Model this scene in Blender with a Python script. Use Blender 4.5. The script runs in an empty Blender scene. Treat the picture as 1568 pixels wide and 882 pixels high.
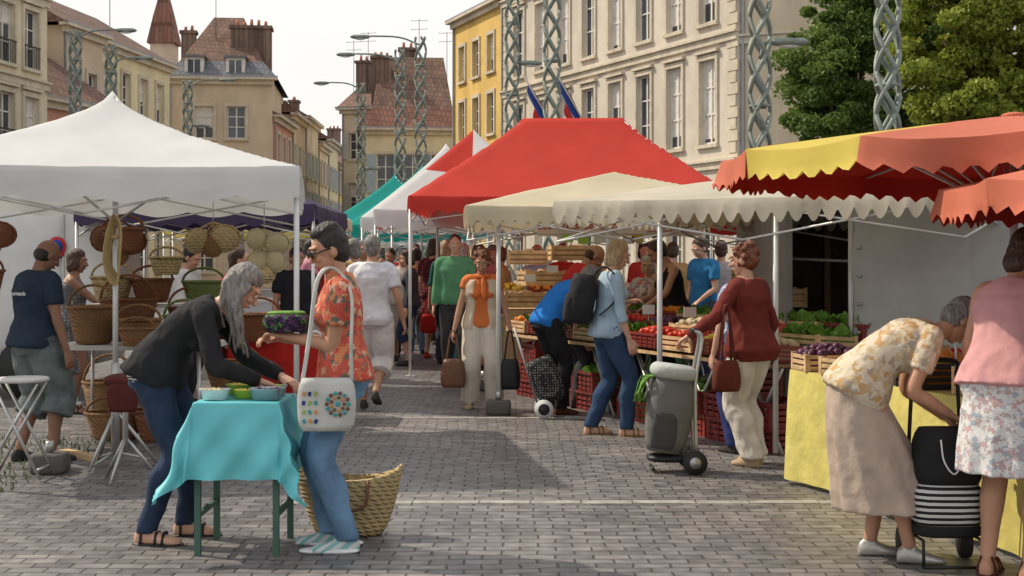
import bpy,bmesh,math,random
import numpy as np
from mathutils import Vector,Matrix,noise
from mathutils.bvhtree import BVHTree
random.seed(7); R=random.uniform
sc=bpy.context.scene
V=Vector
rad=math.radians
# ---------------------------------------------------------------- materials
def M(name,col,rough=.75,metal=0,var=.12,vs=4,bump=0,bs=30,kind=None,pal=None,ps=20,trans=0,mapsc=None,spec=.3,dirt=0):
    m=bpy.data.materials.new(name); m.use_nodes=True; nt=m.node_tree; N=nt.nodes; L=nt.links
    b=N['Principled BSDF']; out=N['Material Output']
    b.inputs['Roughness'].default_value=rough; b.inputs['Metallic'].default_value=metal
    b.inputs['Specular IOR Level'].default_value=spec
    tc=N.new('ShaderNodeTexCoord'); co=tc.outputs['Object']
    if mapsc:
        mp=N.new('ShaderNodeMapping'); mp.inputs['Scale'].default_value=mapsc; L.new(co,mp.inputs[0]); co=mp.outputs[0]
    def ramp(stops,fac,interp='LINEAR'):
        r=N.new('ShaderNodeValToRGB'); r.color_ramp.interpolation=interp
        e=r.color_ramp.elements
        while len(e)<len(stops): e.new(.5)
        for i,(p,c) in enumerate(stops): e[i].position=p; e[i].color=(*c,1)
        L.new(fac,r.inputs[0]); return r.outputs[0]
    col=tuple(col); base=None; h=None
    nz=N.new('ShaderNodeTexNoise'); nz.inputs['Scale'].default_value=vs; nz.inputs['Detail'].default_value=4; L.new(co,nz.inputs['Vector'])
    c1=tuple(c*(1-var) for c in col); c2=tuple(min(1,c*(1+var)) for c in col)
    base=ramp([(.3,c1),(.7,c2)],nz.outputs['Fac'])
    def mix(f,a,bb,mode='MIX'):
        x=N.new('ShaderNodeMix'); x.data_type='RGBA'; x.blend_type=mode
        if isinstance(f,(int,float)): x.inputs[0].default_value=f
        else: L.new(f,x.inputs[0])
        for s,i in ((a,6),(bb,7)):
            if isinstance(s,tuple): x.inputs[i].default_value=(*s,1)
            else: L.new(s,x.inputs[i])
        return x.outputs[2]
    if kind=='floral':
        vo=N.new('ShaderNodeTexVoronoi'); vo.inputs['Scale'].default_value=ps
        d=N.new('ShaderNodeTexNoise'); d.inputs['Scale'].default_value=ps*1.2; L.new(co,d.inputs['Vector'])
        ad=N.new('ShaderNodeMixRGB'); ad.inputs[0].default_value=.06; L.new(co,ad.inputs[1]); L.new(d.outputs['Color'],ad.inputs[2])
        L.new(ad.outputs[0],vo.inputs['Vector'])
        sp=N.new('ShaderNodeSeparateColor'); L.new(vo.outputs['Color'],sp.inputs[0])
        k=len(pal); base=ramp([(i/k,p) for i,p in enumerate(pal)],sp.outputs[0],'CONSTANT')
    elif kind=='dots':
        vo=N.new('ShaderNodeTexVoronoi'); vo.inputs['Scale'].default_value=ps; vo.inputs['Randomness'].default_value=.3; L.new(co,vo.inputs['Vector'])
        base=ramp([(0,pal[0]),(.32,col)],vo.outputs['Distance'],'CONSTANT')
    elif kind=='stripe':
        w=N.new('ShaderNodeTexWave'); w.bands_direction=pal[1]; w.inputs['Scale'].default_value=ps; w.inputs['Distortion'].default_value=.3; L.new(co,w.inputs['Vector'])
        base=ramp([(0,pal[0]),(.5,col)],w.outputs['Fac'],'CONSTANT')
    elif kind=='weave':
        w=N.new('ShaderNodeTexWave'); w.bands_direction='Z'; w.inputs['Scale'].default_value=ps; w.inputs['Distortion'].default_value=2; L.new(co,w.inputs['Vector'])
        w2=N.new('ShaderNodeTexWave'); w2.bands_direction='DIAGONAL'; w2.inputs['Scale'].default_value=ps*.8; w2.inputs['Distortion'].default_value=1; L.new(co,w2.inputs['Vector'])
        mm=N.new('ShaderNodeMath'); mm.operation='MULTIPLY'; L.new(w.outputs['Fac'],mm.inputs[0]); L.new(w2.outputs['Fac'],mm.inputs[1]); h=mm.outputs[0]
        base=mix(h,mix(.5,base,tuple(c*.5 for c in col)),base)
    elif kind=='tile':
        br=N.new('ShaderNodeTexBrick'); br.inputs['Scale'].default_value=1; br.inputs['Brick Width'].default_value=.3; br.inputs['Row Height'].default_value=.35; br.inputs['Mortar Size'].default_value=.03
        br.inputs['Color1'].default_value=(*c1,1); br.inputs['Color2'].default_value=(*c2,1); br.inputs['Mortar'].default_value=(*[c*.4 for c in col],1)
        L.new(co,br.inputs['Vector']); base=mix(.35,br.outputs['Color'],base)
    if dirt:
        g=N.new('ShaderNodeTexNoise'); g.inputs['Scale'].default_value=.6; g.inputs['Detail'].default_value=8; g.inputs['Roughness'].default_value=.65
        mp2=N.new('ShaderNodeMapping'); mp2.inputs['Scale'].default_value=(1,1,.35); L.new(tc.outputs['Object'],mp2.inputs[0]); L.new(mp2.outputs[0],g.inputs['Vector'])
        dd=ramp([(.35,(1-dirt,)*3),(.65,(1,1,1))],g.outputs['Fac']); base=mix(1.0,base,dd,'MULTIPLY')
    L.new(base,b.inputs['Base Color'])
    if bump:
        bp=N.new('ShaderNodeBump'); bp.inputs['Strength'].default_value=bump; bp.inputs['Distance'].default_value=.02
        if h is None:
            n2=N.new('ShaderNodeTexNoise'); n2.inputs['Scale'].default_value=bs; n2.inputs['Detail'].default_value=3; L.new(co,n2.inputs['Vector']); h=n2.outputs['Fac']
        L.new(h,bp.inputs['Height']); L.new(bp.outputs[0],b.inputs['Normal'])
    if trans:
        t=N.new('ShaderNodeBsdfTranslucent'); L.new(base,t.inputs[0]); mx=N.new('ShaderNodeMixShader'); mx.inputs[0].default_value=trans
        L.new(b.outputs[0],mx.inputs[1]); L.new(t.outputs[0],mx.inputs[2]); L.new(mx.outputs[0],out.inputs[0])
    return m
def cloth(name,col,**k):
    k.setdefault('bump',.35); k.setdefault('bs',14); k.setdefault('rough',.85); k.setdefault('var',.15); k.setdefault('vs',8); k.setdefault('spec',.15)
    return M(name,col,**k)
_cc={}
def C(r,g,b):
    k=(r,g,b)
    if k not in _cc: _cc[k]=cloth('cloth_%d'%len(_cc),k)
    return _cc[k]
skin=M('skin',(.56,.32,.22),.5,var=.08,vs=12,spec=.35); skin2=M('skin_tan',(.46,.245,.155),.5,var=.08,vs=12,spec=.35); skin3=M('skin_dark',(.24,.12,.075),.5,var=.08,vs=12,spec=.35)
lip=M('lips',(.38,.13,.1),.5); white=M('eye_white',(.7,.67,.64),.3); dark=M('dark',(.015,.013,.012),.4)
def hairm(n,c): return M(n,c,.5,var=.5,vs=60,bump=.9,bs=70,mapsc=(1,1,.25),spec=.4)
h_black=hairm('hair_black',(.02,.016,.014)); h_grey=hairm('hair_grey',(.2,.18,.165)); h_brown=hairm('hair_brown',(.06,.03,.018)); h_aub=hairm('hair_auburn',(.16,.05,.022)); h_blond=hairm('hair_blond',(.4,.28,.15)); h_white=hairm('hair_white',(.5,.48,.45))
steel=M('steel',(.45,.45,.44),.4,.7); alu=M('pole_white_metal',(.6,.6,.58),.45,.3); blackm=M('black_plastic',(.02,.02,.022),.45)
rubber=M('rubber',(.03,.03,.03),.7); leather=M('leather_brown',(.17,.075,.04),.5,bump=.2)
# ---------------------------------------------------------------- mesh builder
class MB:
    def __init__(s): s.v=[];s.f=[];s.m=[];s.sm=[];s.mats=[]
    def mi(s,mat):
        if mat not in s.mats: s.mats.append(mat)
        return s.mats.index(mat)
    def add(s,vs,fs,mat,smooth=False):
        o=len(s.v); s.v.extend([V(p) for p in vs]); i=s.mi(mat)
        for f in fs: s.f.append(tuple(o+k for k in f)); s.m.append(i); s.sm.append(smooth)
    def grid(s,P,mat,mf=None):
        o=len(s.v); m=len(P[0]); s.v.extend([V(p) for r in P for p in r])
        for i in range(len(P)-1):
            for j in range(m-1):
                s.f.append((o+i*m+j,o+(i+1)*m+j,o+(i+1)*m+j+1,o+i*m+j+1)); s.m.append(s.mi(mf(i,j) if mf else mat)); s.sm.append(True)
    def box(s,c,sz,mat,rz=0,rot=None,bev=0):
        a,b,h=[k/2 for k in sz]; rm=rot if rot else Matrix.Rotation(rz,3,'Z'); c=V(c)
        p=[V((i,j,k)) for k in(-h,h) for j in(-b,b) for i in(-a,a)]
        s.add([rm@q+c for q in p],[(0,2,3,1),(4,5,7,6),(0,1,5,4),(2,6,7,3),(0,4,6,2),(1,3,7,5)],mat)
    def quad(s,a,b,c,d,mat): s.add([a,b,c,d],[(0,1,2,3)],mat)
    def loft(s,rings,mat,caps=True,smooth=True):
        n=len(rings[0]); vs=[p for r in rings for p in r]; fs=[]
        for i in range(len(rings)-1):
            for j in range(n):
                k=(j+1)%n; fs.append((i*n+j,i*n+k,(i+1)*n+k,(i+1)*n+j))
        if caps: fs.append(tuple(range(n-1,-1,-1))); fs.append(tuple((len(rings)-1)*n+j for j in range(n)))
        s.add(vs,fs,mat,smooth)
    def tube(s,pts,r,mat,n=8,flat=None):
        pts=[V(p) for p in pts]
        if not isinstance(r,(list,tuple)): r=[r]*len(pts)
        t0=(pts[1]-pts[0]).normalized(); up=V((0,0,1)) if abs(t0.z)<.9 else V((0,1,0)); a=t0.cross(up).normalized(); rings=[]
        for i,p in enumerate(pts):
            t=(pts[min(i+1,len(pts)-1)]-pts[max(i-1,0)])
            if t.length<1e-6: t=t0
            t.normalize(); a=(a-t*a.dot(t)); 
            if a.length<1e-5: a=t.orthogonal()
            a.normalize(); b=t.cross(a)
            rings.append([p+a*math.cos(2*math.pi*j/n)*r[i]+b*math.sin(2*math.pi*j/n)*r[i]*(flat or 1) for j in range(n)])
        s.loft(rings,mat)
    def ell(s,c,r,mat,rot=None,n=14,m=9):
        c=V(c); rm=rot or Matrix.Identity(3)
        if not isinstance(r,(list,tuple)): r=(r,r,r)
        rings=[]
        for i in range(1,m):
            th=math.pi*i/m
            rings.append([c+rm@V((r[0]*math.sin(th)*math.cos(2*math.pi*j/n),r[1]*math.sin(th)*math.sin(2*math.pi*j/n),-r[2]*math.cos(th))) for j in range(n)])
        vs=[p for q in rings for p in q]; fs=[]
        for i in range(len(rings)-1):
            for j in range(n):
                k=(j+1)%n; fs.append((i*n+j,i*n+k,(i+1)*n+k,(i+1)*n+j))
        vs+= [c+rm@V((0,0,-r[2])),c+rm@V((0,0,r[2]))]; q=len(vs)
        for j in range(n):
            k=(j+1)%n; fs.append((q-2,k,j)); fs.append((q-1,(m-2)*n+j,(m-2)*n+k))
        s.add(vs,fs,mat,True)
    def rbox(s,c,sz,mat,rz=0,taper=1,bulge=.12,pw=3.5,n=20,rot=None):
        rm=rot or Matrix.Rotation(rz,3,'Z'); c=V(c); rings=[]
        for i in range(9):
            t=i/8; z=(t-.5)*sz[2]; k=(1+(taper-1)*t)*(1-abs(2*t-1)**5*.12)*(1+bulge*math.sin(math.pi*t))
            rr=[]
            for j in range(n):
                a=2*math.pi*j/n; ca,sa=math.cos(a),math.sin(a); q=(abs(ca)**pw+abs(sa)**pw)**(-1/pw)
                rr.append(c+rm@V((ca*q*sz[0]/2*k,sa*q*sz[1]/2*k,z)))
            rings.append(rr)
        s.loft(rings,mat)
    def mesh(s,name='m'):
        me=bpy.data.meshes.new(name); me.from_pydata([tuple(p) for p in s.v],[],s.f)
        for m in s.mats: me.materials.append(m)
        me.polygons.foreach_set('material_index',s.m); me.polygons.foreach_set('use_smooth',s.sm); me.update(); return me
    def obj(s,name,mw=None):
        o=bpy.data.objects.new(name,s.mesh(name)); sc.collection.objects.link(o)
        if mw is not None: o.matrix_world=mw
        return o
    def text(s,txt,size,mat,mw):
        cu=bpy.data.curves.new('t','FONT'); cu.body=txt; cu.size=size; cu.align_x='CENTER'; cu.align_y='CENTER'; cu.extrude=.001
        o=bpy.data.objects.new('t',cu); sc.collection.objects.link(o); dg=bpy.context.evaluated_depsgraph_get()
        me=bpy.data.meshes.new_from_object(o.evaluated_get(dg)); s.add([mw@v.co for v in me.vertices],[tuple(p.vertices) for p in me.polygons],mat)
        bpy.data.objects.remove(o); bpy.data.meshes.remove(me)
def cr(pts,k=5):
    pts=[V(p) for p in pts]; P=[pts[0]*2-pts[1]]+pts+[pts[-1]*2-pts[-2]]; o=[]
    for i in range(1,len(P)-2):
        for j in range(k):
            t=j/k; a,b,c,d=P[i-1:i+3]
            o.append(.5*((2*b)+(c-a)*t+(2*a-5*b+4*c-d)*t*t+(3*b-a-3*c+d)*t**3))
    o.append(pts[-1]); return o
def interp(tab,t):
    if t<=tab[0][0]: return tab[0][1:]
    for a,b in zip(tab,tab[1:]):
        if t<=b[0]:
            k=(t-a[0])/(b[0]-a[0]); k=k*k*(3-2*k)*.5+k*.5; return tuple(a[i]+(b[i]-a[i])*k for i in range(1,len(a)))
    return tab[-1][1:]
def remesh_into(dst,mb,vox,it,amp=None):
    me=mb.mesh(); ob=bpy.data.objects.new('tmp',me); sc.collection.objects.link(ob)
    m=ob.modifiers.new('r','REMESH'); m.mode='VOXEL'; m.voxel_size=vox
    if it: q=ob.modifiers.new('s','SMOOTH'); q.iterations=it; q.factor=.5
    dg=bpy.context.evaluated_depsgraph_get(); me2=bpy.data.meshes.new_from_object(ob.evaluated_get(dg))
    bvh=BVHTree.FromPolygons(mb.v,mb.f); vs=[v.co.copy() for v in me2.vertices]
    base=[dst.mi(x) for x in mb.mats]; o=len(dst.v); cols=[]
    vm=[-1]*len(vs)
    for p in me2.polygons:
        r=bvh.find_nearest(p.center); k=mb.m[r[2]]; cols.append(base[k])
        for i in p.vertices: vm[i]=k
        dst.f.append(tuple(o+i for i in p.vertices)); dst.sm.append(True)
    dst.m.extend(cols)
    if amp:
        ns=[v.normal.copy() for v in me2.vertices]
        for i,p in enumerate(vs):
            a=amp.get(mb.mats[vm[i]].name,amp.get('*',0)) if vm[i]>=0 else 0
            if a:
                n1=noise.noise(V((p.x*9,p.y*9,p.z*6+3))); n2=noise.noise(V((p.x*22+5,p.y*22,p.z*16)))
                vs[i]=p+ns[i]*a*((1-abs(n1)*2.4)*.7+n2*.6)
    dst.v.extend(vs)
    bpy.data.objects.remove(ob); bpy.data.meshes.remove(me); bpy.data.meshes.remove(me2)
# ---------------------------------------------------------------- people
MALE=[(-.12,.115,.095,0),(-.04,.16,.118,-.01),(.05,.162,.113,0),(.16,.15,.105,.005),(.27,.16,.112,0),(.36,.178,.118,0),(.42,.178,.105,-.005),(.465,.14,.082,-.01),(.5,.085,.065,-.01),(.53,.06,.058,-.005)]
FEM=[(-.12,.12,.1,0),(-.04,.172,.125,-.01),(.05,.165,.118,-.005),(.16,.138,.1,0),(.24,.138,.1,.002),(.33,.155,.112,.005),(.40,.16,.1,0),(.45,.135,.082,-.008),(.485,.08,.062,-.01),(.52,.052,.05,-.005)]
def ik(a,b,l1,l2,pole):
    d=b-a; L=d.length
    if L>(l1+l2)*.995: b=a+d*((l1+l2)*.995/L); d=b-a; L=d.length
    t=d.normalized(); x=(l1*l1-l2*l2+L*L)/(2*L); h=math.sqrt(max(l1*l1-x*x,0)); p=V(pole); p=p-t*p.dot(t); p.normalize()
    return a+t*x+p*h,b
def person(name,x,y,face,H=1.68,fem=False,fat=1.0,lean=0,hip=0.0,hipy=0.0,lh=None,rh=None,lp=None,rp=None,lf=(-.1,0,-8,0),rf=(.1,0,8,0),head=(0,0),
    top=None,sleeve=.5,hem=-.06,flare=.012,bottom='pants',bm=None,blen=2,loose=.012,shoe=None,sk=skin,hair='short',hm=None,q=1,skz=.4,skw=(.2,.17),tank=False,curl=25,glasses=False,inner=None,sandal=False,cloth_amp=.006,collar=False,vest=None):
    B=MB(); D=MB(); top=top or C(.3,.3,.35); bm=bm or C(.05,.06,.1); shoe=shoe or C(.05,.04,.04); hm=hm or h_brown
    hz=.925-hip; prof=FEM if fem else MALE
    ts=[-.14+.02*i for i in range(36)]
    def phi(t): 
        k=min(max(t/.36,0),1); return rad(lean)*(.42+.58*k*k*(3-2*k))
    p0=V((0,hipy,hz)); P=[None]*len(ts); i0=7; P[i0]=p0.copy()
    for i in range(i0+1,len(ts)): f=phi(ts[i-1]); P[i]=P[i-1]+V((0,math.sin(f),math.cos(f)))*.02
    for i in range(i0-1,-1,-1): f=phi(ts[i]); P[i]=P[i+1]-V((0,math.sin(f),math.cos(f)))*.02
    def S(t):
        k=(t+.14)/.02; i=max(0,min(len(ts)-2,int(k))); return P[i].lerp(P[i+1],k-i)
    def dr(t): f=phi(t); return V((0,math.sin(f),math.cos(f))),V((0,math.cos(f),-math.sin(f)))
    def ring(t,e=0,n=24,ff=None):
        w,d,o=interp(prof,t); k=(fat if t<.38 else 1+(fat-1)*.4); w=w*k+e; d=d*(k*1.05 if k>1 else k)+e; u,f=dr(t); c=S(t)+f*(o+(fat-1)*.05*(1 if t<.3 else 0)); rr=[]
        for j in range(n):
            a=2*math.pi*j/n; ca,sa=math.cos(a),math.sin(a); qq=(abs(ca)**2.4+abs(sa)**2.4)**(-1/2.4)
            rr.append(c+V((1,0,0))*ca*qq*w+f*sa*qq*d)
        return rr
    def rng(a,b,st=.025): n=max(2,int((b-a)/st)); return [a+(b-a)*i/n for i in range(n+1)]
    tend=.43 if tank else (.51 if not fem else .495)
    B.loft([ring(t,.010+flare*max(0,1-(t-hem)/.22)) for t in rng(hem,tend)],top)
    if tank:
        B.loft([ring(t,0) for t in rng(.38,.53 if not fem else .51)],sk)
        for sx in(-1,1): B.tube(cr([S(.40)+dr(.4)[1]*.09+V((sx*.09,0,0)),S(.475)+V((sx*.09,0,0)),S(.40)-dr(.4)[1]*.09+V((sx*.09,0,0))]),.022,top)
    if collar: B.loft([ring(.48,.02),ring(.505,.018),ring(.525,.016)],top)
    if fem:
        u,f=dr(.3)
        for sx in(-1,1): B.ell(S(.315)+f*.085*fat+V((sx*.072,0,0)),(.068,.062,.066),top)
    if vest:   # open-fronted waistcoat: shell covering back, sides and two front panels
        for sx in(-1,1):
            rings=[]
            for t in rng(-.13,.46):
                full=ring(t,.034+.03*max(0,1-(t+.13)/.25),48); inn=ring(t,.012,48)
                idx=[j for j in range(48) if (-(48//4)<=j-48<=(48//4)-3 or 0<=j<=9 or j>=36)] if False else None
                seq=list(range(-13,9)) if sx>0 else list(range(15,38))
                o=[full[j%48] for j in seq]+[inn[j%48] for j in reversed(seq)]; rings.append(o)
            B.loft(rings,vest)
    if inner: B.loft([[p*.0+p for p in ring(t,.006)] for t in rng(hem-.03,.30)],inner)
    if bottom!='dress': B.loft([ring(t,.002) for t in rng(-.125,max(hem+.06,.08))],bm)
    # arms
    for sx,tg,pole,nm in((-1,lh,lp,'l'),(1,rh,rp,'r')):
        u,f=dr(.44); sh=S(.435)+V((sx*(.158 if fem else .178),0,0))
        tg=V(tg) if tg else V((sx*.26,S(.2).y+.05,hz-.12+.02))
        pole=pole or (sx*.35,-1,-.5)
        el,wr=ik(sh,tg,.285,.25,pole)
        pts=cr([S(.45)+V((sx*.07,0,0)),sh+V((0,0,.004)),sh.lerp(el,.5),el,el.lerp(wr,.35),wr],5)
        n=len(pts); rs=[interp([(0,.05),(.2,.05 if not fem else .044),(.4,.045 if not fem else .039),(.6,.036),(.8,.034),(1,.024)],i/(n-1))[0]*(1+(fat-1)*.5) for i in range(n)]
        B.tube(pts,rs,sk,12)
        if sleeve>0:
            e=int({.5:.45*25,.3:.33*25,1:.62*25,1.5:.8*25,2:25}.get(sleeve,.45*25)); e=min(e,len(pts)-1)
            rs2=[rs[i]+.010+(.010 if sleeve<1 and i>e-5 else .004) for i in range(e+1)]
            B.tube(pts[:e+1],rs2,top,12)
        # hand
        d=(wr-el).normalized()
        if d.z<-.75: nn=V((-sx,0,0)); td=V((0,1,0))
        else: nn=V((0,0,-1)); td=V((-sx,0,0))
        nn=(nn-d*nn.dot(d)).normalized(); td=(td-d*td.dot(d)-nn*td.dot(nn)).normalized()
        def hr(c,w,h,n=12): return [c+td*math.cos(2*math.pi*j/n)*w+nn*math.sin(2*math.pi*j/n)*h for j in range(n)]
        D.loft([hr(wr-d*.02,.024,.022),hr(wr+d*.015,.028,.018),hr(wr+d*.05,.038,.016),hr(wr+d*.085,.041,.013),hr(wr+d*.095,.034,.009)],sk)
        for k,(o,ln) in enumerate(((-.031,.058),(-.0105,.072),(.0105,.077),(.031,.068))):
            p=wr+d*.082+td*o; a=rad(curl*.5+k*2); pp=[wr+d*.06+td*o*.9,p]
            for sfr in(.45,.32,.23):
                p=p+(d*math.cos(a)+nn*math.sin(a)+td*o*.6)*ln*sfr; pp.append(p.copy()); a+=rad(curl)
            D.tube(pp,[.009,.0098,.0088,.008,.0068],sk,8)
        p=wr+d*.02+td*.02; pp=[p,p+td*.022+d*.025+nn*.006,p+td*.034+d*.05+nn*.014,p+td*.036+d*.07+nn*.022]
        D.tube(pp,[.014,.0125,.0105,.008],sk,8)
    # legs
    cs=[]
    for sx,ft in((-1,lf),(1,rf)):
        ftx,fty,ta,lift=ft; an=V((ftx,fty,.085+lift)); hj=S(-.02)+V((sx*.085,0,0)); ta=rad(ta)
        fd=V((math.sin(ta),math.cos(ta),0)); kn,an=ik(hj,an,.435,.425,(sx*.08,1,0)); cs.append(an)
        pts=cr([hj+V((0,0,.03)),hj.lerp(kn,.5),kn,kn.lerp(an,.35)-fd*.012,kn.lerp(an,.7),an],5); n=len(pts)
        rs=[interp([(0,.095 if fem else .09),(.2,.08),(.4,.056),(.6,.055),(.8,.04),(1,.034)],i/(n-1))[0]*(1+(fat-1)*.6) for i in range(n)]
        B.tube(pts,rs,sk,14)
        if bottom=='pants':
            e=int((n-1)*min(1,blen/2)); cut=[rs[i]+loose+(loose*1.2*(i/(n-1))) for i in range(e+1)]
            B.tube(pts[:e+1]+([an+V((0,0,-.015))] if blen>=2 else []),cut+([cut[-1]] if blen>=2 else []),bm,14)
        # shoe
        rd=V((fd.y,-fd.x,0)); pitch=min(lift*3.2,.9); up=V((0,0,1)); F2=fd*math.cos(pitch)-up*math.sin(pitch); U2=up*math.cos(pitch)+fd*math.sin(pitch)
        rings=[]
        for (yy,w,h) in((-.065,.02,.05),(-.055,.031,.075),(-.02,.036,.095),(.03,.037,.085),(.08,.043,.062),(.13,.046,.05),(.165,.04,.042),(.19,.022,.03)):
            c=an-U2*.085+F2*yy; rr=[]
            for j in range(14):
                a=2*math.pi*j/14; zz=max(math.sin(a),-.55); rr.append(c+rd*math.cos(a)*w+U2*((zz+.55)/1.55*h))
            rings.append(rr)
        if sandal:
            B.loft([[p-0*U2 for p in r] for r in rings],sk)
            for yy in(-.02,.06,.1):
                c=an-U2*.085+F2*yy; D.tube([c+rd*.047*s2+U2*(.012 if abs(s2)==1 else (.088 if yy<0 else .065)) for s2 in(-1,-.5,0,.5,1)],.009,shoe,6)
            D.rbox(an-U2*.083+F2*.062,(.09,.25,.022),shoe,rot=Matrix((rd,F2,U2)).transposed())
        else: B.loft(rings,shoe)
    if bottom in('skirt','dress'):
        t0=.12 if bottom=='skirt' else .1; c1=S(-.05); c1z=c1.z; mid=(cs[0]+cs[1])/2; rings=[ring(t,.006,48) for t in rng(-.06,t0,.02)][::-1]
        w0,d0,_=interp(prof,-.06); w0*=fat; d0*=fat
        for i in range(1,21):
            k=i/20; z=c1z-.02+(skz-c1z+.02)*k; kk=k**.8; w=w0+.01+(skw[0]-w0)*kk; d=d0+.012+(skw[1]-d0)*kk
            cy=c1.y+(mid.y*.7-c1.y)*k
            rings.append([V((math.cos(2*math.pi*j/48)*w*(1+.05*kk*math.sin(j*2*math.pi/48*9+math.sin(k*3))),cy+math.sin(2*math.pi*j/48)*d*(1+.06*kk*math.sin(j*2*math.pi/48*11)),z)) for j in range(48)])
        B.loft(rings,bm if bottom=='skirt' else top)
    # head
    hp,hy=head; Rm=Matrix.Rotation(-rad(hy),3,'Z')@Matrix.Rotation(-rad(hp),3,'X')
    nb=S(.49); hu=Rm@V((0,0,1)); nd=(dr(.5)[0]*1.3+hu).normalized(); Cc=nb+nd*.075+hu*.088+Rm@V((0,.012,0))
    T=lambda a,b,c: Cc+Rm@V((a,b,c))
    B.tube([S(.45),nb,nb+nd*.06,T(0,-.02,-.05)],[.075,.056,.05,.048],sk,14)
    D.ell(T(0,-.012,.02),(.074,.092,.094),sk,Rm,20,14); D.ell(T(0,.022,-.035),(.056,.064,.078),sk,Rm,18,12); D.ell(T(0,.05,-.092),(.028,.026,.022),sk,Rm)
    D.tube([T(0,.082,.022),T(0,.094,-.005),T(0,.108,-.026),T(0,.092,-.034)],[.008,.010,.014,.008],sk,8)
    for sx in(-1,1):
        D.ell(T(sx*.03,.068,-.022),(.024,.02,.02),sk,Rm); D.ell(T(sx*.076,-.008,-.01),(.010,.019,.03),sk,Rm); D.ell(T(sx*.03,.075,.038),(.026,.014,.01),sk,Rm)
    D.ell(T(0,.083,-.058),(.024,.011,.011),sk,Rm)
    if hair!='bald':
        D.ell(T(0,-.028,.036),(.083,.092,.099),hm,Rm,22,14); D.ell(T(0,-.045,-.01),(.078,.068,.08),hm,Rm,18,12)
    else: D.ell(T(0,-.04,-.02),(.077,.066,.06),hm,Rm,18,12)
    if hair=='bob':
        for sx in(-1,1): D.ell(T(sx*.068,-.02,-.03),(.024,.05,.075),hm,Rm)
        D.ell(T(0,-.06,-.06),(.075,.045,.07),hm,Rm)
        D.ell(T(0,-.02,.075),(.082,.085,.06),hm,Rm)
    if hair=='curly':
        rr=random.Random(3)
        for i in range(38):
            a=rr.uniform(0,6.28); z=rr.uniform(-.05,.13); k=math.sqrt(max(0,1-((z-.03)/.11)**2)); yy=math.sin(a)*.09*k-.03
            if yy>.035 and z<.08: continue
            D.ell(T(math.cos(a)*.08*k,yy,z),.026,hm,Rm,8,6)
    if hair=='quiff':
        D.ell(T(0,.0,.10),(.065,.065,.04),hm,Rm); D.ell(T(0,-.03,.105),(.07,.07,.042),hm,Rm)
    if hair=='bun': D.ell(T(0,-.08,.11),(.045,.045,.045),hm,Rm)
    if hair=='long':
        D.ell(T(0,-.02,.07),(.084,.09,.065),hm,Rm)
        hd=V((0,0,-1)); rr=random.Random(2)
        for sx in(-1,1):
            for k in range(9):
                yy=.03-.014*k; ln=rr.uniform(.2,.33); xo=.082-.004*k
                a=T(sx*xo,yy,.04); b=T(sx*(xo+.006),yy,-.05); pp=cr([a,b,b+hd*.12+V((sx*rr.uniform(0,.03),rr.uniform(-.02,.03),0)),b+hd*ln+V((sx*rr.uniform(-.02,.02),rr.uniform(-.02,.05),0))],4)
                D.tube(pp,[.019-.014*(i/(len(pp)-1)) for i in range(len(pp))],hm,8)
    O=MB(); vb,vf=((.0085,.0045),(.012,.008),(.019,.012))[q]
    remesh_into(O,B,vb,3 if q==0 else 2,{'skin':0,'skin_tan':0,'skin_dark':0,shoe.name:0,'*':cloth_amp} if q<2 else None)
    remesh_into(O,D,vf,1,{hm.name:.004} if q<2 else None)
    if q<2:
        for sx in(-1,1):
            O.ell(T(sx*.03,.083,.012),(.014,.008,.008),white,Rm,10,6); O.ell(T(sx*.03,.0895,.012),(.006,.004,.006),dark,Rm,8,6)
            O.tube([T(sx*.014,.092,.032),T(sx*.032,.091,.037),T(sx*.05,.078,.032)],.0035,hm if hm is not h_white else h_grey,6)
            if glasses:
                O.ell(T(sx*.032,.098,.010),(.029,.007,.024),dark,Rm,12,8); O.tube([T(sx*.058,.09,.015),T(sx*.082,.06,.014),T(sx*.084,.0,.012)],.0045,dark,6)
        O.ell(T(0,.0915,-.058),(.021,.006,.0065),lip,Rm,10,6)
    s=H/1.7
    mw=Matrix.Translation((x,y,0))@Matrix.Rotation(-rad(face),4,'Z')@Matrix.Diagonal((s,s,s,1))
    return O.obj(name,mw)
# ---------------------------------------------------------------- camera, light
cam=bpy.data.cameras.new('cam'); co=bpy.data.objects.new('camera',cam); sc.collection.objects.link(co); sc.camera=co
co.location=(0,0,1.45); co.rotation_euler=(rad(90),0,0); cam.lens=48.2; cam.sensor_width=36; cam.shift_y=-36/1568; cam.clip_end=1500
AZ,EL=294,46
wd=bpy.data.worlds.new('World'); sc.world=wd; wd.use_nodes=True; N=wd.node_tree.nodes; L=wd.node_tree.links; bg=N['Background']
sky=N.new('ShaderNodeTexSky'); sky.sky_type='NISHITA'; sky.sun_disc=False; sky.sun_elevation=rad(EL); sky.sun_rotation=rad(AZ); sky.dust_density=4; sky.air_density=1.2
tc=N.new('ShaderNodeTexCoord'); nz=N.new('ShaderNodeTexNoise'); nz.inputs['Scale'].default_value=2.2; nz.inputs['Detail'].default_value=6
mp=N.new('ShaderNodeMapping'); mp.inputs['Scale'].default_value=(1,1,3.5); L.new(tc.outputs['Generated'],mp.inputs[0]); L.new(mp.outputs[0],nz.inputs['Vector'])
rp=N.new('ShaderNodeValToRGB'); rp.color_ramp.elements[0].position=.32; rp.color_ramp.elements[0].color=(.84,)*3+(1,); rp.color_ramp.elements[1].position=.6; rp.color_ramp.elements[1].color=(.98,)*3+(1,)
L.new(nz.outputs['Fac'],rp.inputs[0])
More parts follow.
